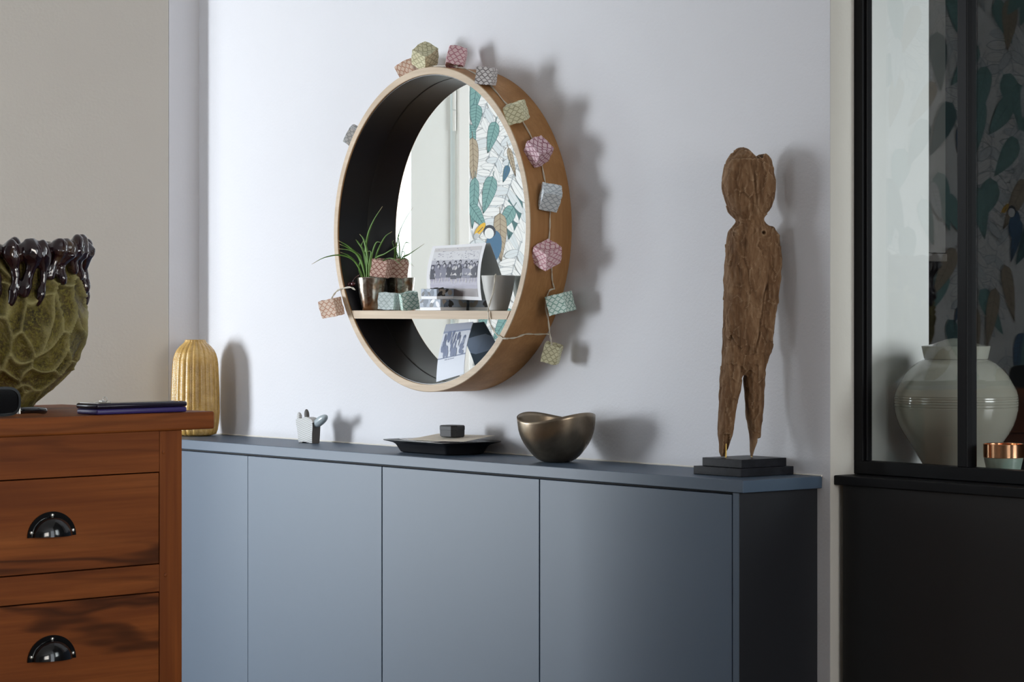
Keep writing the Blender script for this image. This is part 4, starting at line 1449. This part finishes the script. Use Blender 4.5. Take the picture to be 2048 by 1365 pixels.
for zc0, zc1, zp in ((0.8078, 0.9672, 0.8690), (0.5980, 0.7560, 0.6585), (0.3880, 0.5460, 0.4490), (0.178, 0.336, 0.239)):
    d_ = obj('drawer', newbox((XF - 0.028, -0.5695, zc0), (XF + 0.0002, -0.1185, zc1), 0.0008), 'teak_y', ch)
    # half-moon cup pull
    yc = -0.3445
    bm = bmesh.new()
    n = 24
    fl = [(XF + 0.0003, yc + 0.0492 * math.cos(PI * k / n), zp + 0.0425 * math.sin(PI * k / n)) for k in range(n + 1)]
    poly_extrude(bm, fl, (0.0022, 0, 0))
    rows = []
    m = 8
    for j in range(m + 1):
        b_ = (PI / 2) * j / m
        rows.append([bm.verts.new((XF + 0.0023 + 0.021 * math.sin(b_), yc + 0.0395 * math.cos(b_) * math.cos(PI * k / n), zp + 0.0005 + 0.0335 * math.cos(b_) * math.sin(PI * k / n) + 0.0)) for k in range(n + 1)])
    rows2 = []
    for j in range(m + 1):
        b_ = (PI / 2) * j / m
        rows2.append([bm.verts.new((XF + 0.0023 + 0.0195 * math.sin(b_), yc + 0.0375 * math.cos(b_) * math.cos(PI * k / n), zp + 0.0005 + 0.0315 * math.cos(b_) * math.sin(PI * k / n))) for k in range(n + 1)])
    for rr in (rows, rows2):
        for j in range(m):
            for k in range(n):
                try:
                    bm.faces.new((rr[j][k], rr[j][k + 1], rr[j + 1][k + 1], rr[j + 1][k]))
                except ValueError:
                    pass
    for e in (0, n):
        for j in range(m):
            bm.faces.new((rows[j][e], rows[j + 1][e], rows2[j + 1][e], rows2[j][e]))
    bmesh.ops.remove_doubles(bm, verts=bm.verts, dist=1e-6)
    obj('cup_pull', bm, 'black_gloss', d_, smooth='auto')
    for sy_, sz_ in ((0.0, 0.0362), (-0.0425, 0.0085), (0.0425, 0.0085)):
        bm = lathe(bmesh.new(), [(0.0, 0.0024), (0.0022, 0.0020), (0.0030, 0.0005), (0.0030, 0.0)], 14)
        box(bm, (-0.0004, -0.0026, 0.0018), (0.0004, 0.0026, 0.0026))
        bm.transform(Matrix.Translation((XF + 0.0026, yc + sy_, zp + sz_)) @ Matrix.Rotation(R_(90), 4, 'Y') @ Matrix.Rotation(R_(35 + 50 * sy_ * 20), 4, 'Z'))
        obj('screw', bm, 'pin_metal', d_, smooth='auto')
for y, z in ((-0.108, 1.003), (-0.104, 0.786), (-0.108, 0.572)):
    bm = lathe(bmesh.new(), [(0.0036, 0.0), (0.0036, 0.0008), (0.0026, 0.0013), (0.0, 0.0014)], 14)
    bm.transform(Matrix.Translation((XF - 0.0001, y, z)) @ Matrix.Rotation(R_(90), 4, 'Y'))
    obj('dowel_peg', bm, 'teak_z', ch, smooth='auto')

# ------------------------------------------------------------------ things on the chest
# olive crusted vase with dark dripping rim
VX, VY = 1.0198, -1.0564
vs_ = thing('crusted_vase', 'large olive crusted ceramic vase with dark dripping rim on the chest', 'vase', (VX, VY, 1.0763), 0.0, None, CS)
KV = 4.84 / 5248.0


def vz(py):
    return 1.26 - (py - 614) * KV - ZH


vprof = [(py, hw) for py, hw in ((817, 56), (812, 58), (800, 71), (785, 88), (770, 103), (750, 122), (730, 136), (710, 146), (690, 153), (665, 158), (640, 159), (615, 158), (590, 156), (570, 153), (555, 149), (540, 146), (520, 146), (500, 149))]


def vr_(z):
    py = 614 + (1.26 - ZH - z) / KV
    for (a, b_), (c, d) in zip(vprof, vprof[1:]):
        if c <= py <= a:
            return (b_ + (d - b_) * (a - py) / (a - c)) * KV
    return (vprof[0][1] if py > vprof[0][0] else vprof[-1][1]) * KV


bm = bmesh.new()
rl = bm.verts.layers.float.new('ridge')
NS, NZ = 260, 190
z0, z1 = vz(817), vz(500)
rings_ = []
for j in range(NZ + 1):
    z = z0 + (z1 - z0) * j / NZ
    r = sum(vr_(z + d) for d in (-0.008, -0.004, 0, 0.004, 0.008)) / 5
    row = []
    for k in range(NS):
        a = 2 * PI * k / NS
        d3 = Vector((math.cos(a), math.sin(a), 0))
        q = Vector((d3.x * r * 17.5, d3.y * r * 17.5, z * 12.0 + 7.3))
        q += noise.noise_vector(q * 0.9) * 0.45
        dd = noise.voronoi(q)[0]
        e = dd[1] - dd[0]
        ridge = math.exp(-(e / 0.080) ** 2)
        fade = min(1, max(0, (z - 0.012) / 0.05))
        fin = noise.noise(q * 5.0) * 0.0016 + noise.noise(q * 11.0) * 0.0009
        rr = r + (0.0095 * ridge - 0.0075 * min(1, e / 0.5)) * fade + fin
        v = bm.verts.new((d3.x * rr, d3.y * rr, max(0.0004, z)))
        v[rl] = ridge
        row.append(v)
    rings_.append(row)
for zi, rr in ((vz(502), 0.128), (vz(560), 0.126), (vz(640), 0.130)):
    rings_.append([bm.verts.new((rr * math.cos(2 * PI * k / NS), rr * math.sin(2 * PI * k / NS), zi)) for k in range(NS)])
for a, b_ in zip(rings_, rings_[1:]):
    for k in range(NS):
        bm.faces.new((a[k], a[(k + 1) % NS], b_[(k + 1) % NS], b_[k]))
bm.faces.new(list(reversed(rings_[0])))
bm.faces.new(rings_[-1])
obj('vase_body', bm, 'lichen', vs_, smooth=True)
random.seed(21)
bm = bmesh.new()
rt = []
for k in range(97):
    a = 2 * PI * k / 96
    rt.append((0.134 * math.cos(a), 0.134 * math.sin(a), vz(503) + 0.004 * math.sin(5 * a)))
tube(bm, rt, 0.0125, 10)
NDR = 33
for k in range(NDR):
    a = 2 * PI * (k + random.uniform(-0.2, 0.2)) / NDR
    ln = random.choice((55, 70, 80, 95, 105, 120))
    pts = []
    for j in range(9):
        t = j / 8
        z = vz(494 + random.uniform(-2, 2) + ln * t)
        r = vr_(z) + 0.010 * (1 - t) ** 0.5 + 0.002
        if j == 0:
            r -= 0.012
        aa = a + 0.05 * math.sin(4 * t + k)
        pts.append(Vector((r * math.cos(aa), r * math.sin(aa), z)))
    w = random.uniform(0.85, 1.2)
    tube(bm, smooth_path(pts, 3), 0.01, 8, lambda t, w=w, ln=ln: w * ((0.0105 * (1 - t) ** 0.7 + 0.0052) * (1 + 0.25 * math.sin(9 * t)) if t < 0.97 else 0.003))
    c = pts[1]
    ellipsoid(bm, (c.x * 1.02, c.y * 1.02, c.z + random.uniform(-0.004, 0.007)), (0.0135 * w, 0.0135 * w, 0.0200 * w), 12, 8)
drp = obj('drip_rim', bm, 'drip', vs_, smooth=True)
voxel_fuse(drp, 0.0026, lambda c, n: c + n * noise.noise(c * 55) * 0.003, 3)
finish(drp, True)


# tablet in a purple cover lying along the front edge
def chp(x, y, z=0.0):
    """chest-local point to world"""
    return wmat(ch) @ Vector((x, y, z))


tbw = chp(-0.0365, -0.1555, ZH)
tab = thing('tablet', 'dark tablet in a purple folding cover on the front edge of the chest', 'tablet', tbw, R_(5.34), None, CS)
obj('cover', newbox((-0.030, -0.0965, 0.0005), (0.0318, 0.097, 0.0098), 0.003, 3), 'purple', tab, smooth='auto')
obj('tablet_body', newbox((-0.0315, -0.098, 0.0100), (0.0325, 0.098, 0.0195), 0.0042, 3), 'tablet', tab, smooth='auto')
obj('tablet_screen', newbox((-0.027, -0.091, 0.0196), (0.028, 0.091, 0.0200)), 'screen', tab)
# small metal clip with ring lying on the tablet
cl = thing('metal_clip', 'tiny bright metal clip with a ring lying on the tablet', 'clip', chp(-0.035, -0.214, ZH + 0.0203), R_(20), None, CS)
bm = bmesh.new()
tube(bm, [(0.0045 * math.cos(2 * PI * k / 18), 0.0, 0.0052 + 0.0045 * math.sin(2 * PI * k / 18)) for k in range(19)], 0.0009, 6)
obj('ring', bm, 'pin_metal', cl, smooth=True)
obj('clip_body', newbox((-0.002, -0.014, 0.0002), (0.003, -0.004, 0.0042), 0.0008), 'pin_metal', cl)
obj('clip_chain', tube(bmesh.new(), smooth_path([(0.0, -0.006, 0.003), (0.0, -0.002, 0.001), (0.002, 0.004, 0.001), (0.004, 0.010, 0.0009)], 4), 0.0007, 5), 'pin_metal', cl, smooth=True)
obj('wire', tube(bmesh.new(), smooth_path([(0.0, -0.014, 0.001), (0.004, -0.028, 0.0009), (0.0, -0.034, 0.0009)], 4), 0.0006, 5), 'pin_metal', cl, smooth=True)

# sunglasses
sg = thing('sunglasses', 'glossy black sunglasses lying on the chest before the olive vase', 'sunglasses', chp(-0.055, -0.4175, ZH), R_(5.34), None, CS)


def lens_outline(cy, cz, a, b, n=28, p=2.7):
    out = []
    for k in range(n):
        t = 2 * PI * k / n
        c, s = math.cos(t), math.sin(t)
        out.append((cy + a * math.copysign(abs(c) ** (2 / p), c), cz + b * math.copysign(abs(s) ** (2 / p), s)))
    return out


for cy_ in (-0.062, 0.008):
    bm = bmesh.new()
    o_ = lens_outline(cy_, 0.0262, 0.0335, 0.0255)
    i_ = lens_outline(cy_, 0.0262, 0.0290, 0.0210)
    n = len(o_)
    A = [[bm.verts.new((x, y, max(0.0004, z))) for y, z in L] for x, L in ((0.003, o_), (0.003, i_), (-0.003, i_), (-0.003, o_))]
    for q in range(4):
        for k in range(n):
            bm.faces.new((A[q][k], A[q][(k + 1) % n], A[(q + 1) % 4][(k + 1) % n], A[(q + 1) % 4][k]))
    obj('rim', bm, 'black_gloss', sg, smooth='auto')
    bm = bmesh.new()
    poly_extrude(bm, [(0.0008, y, z) for y, z in i_], (-0.0016, 0, 0))
    obj('lens', bm, 'lens', sg, smooth='auto')
obj('bridge', tube(bmesh.new(), smooth_path([(0.0, -0.033, 0.034), (0.002, -0.027, 0.038), (0.0, -0.021, 0.034)], 5), 0.003, 8), 'black_gloss', sg, smooth=True)
obj('hinge', newbox((-0.008, 0.0395, 0.004), (0.002, 0.0415, 0.0160), 0.0006), 'pin_metal', sg)
obj('temple_arm', tube(bmesh.new(), smooth_path([(-0.004, 0.0415, 0.0095), (-0.006, 0.055, 0.0100), (-0.012, 0.080, 0.0095), (-0.022, 0.102, 0.0075), (-0.030, 0.112, 0.0068)], 6), 0.006, 12, lambda t: 0.0062 - 0.0004 * t if t < 0.95 else 0.0042), 'black_gloss', sg, smooth=True)
obj('temple_arm', tube(bmesh.new(), smooth_path([(-0.006, -0.095, 0.0095), (-0.016, -0.070, 0.0095), (-0.030, -0.020, 0.0085), (-0.036, 0.020, 0.0075)], 6), 0.006, 12), 'black_gloss', sg, smooth=True)
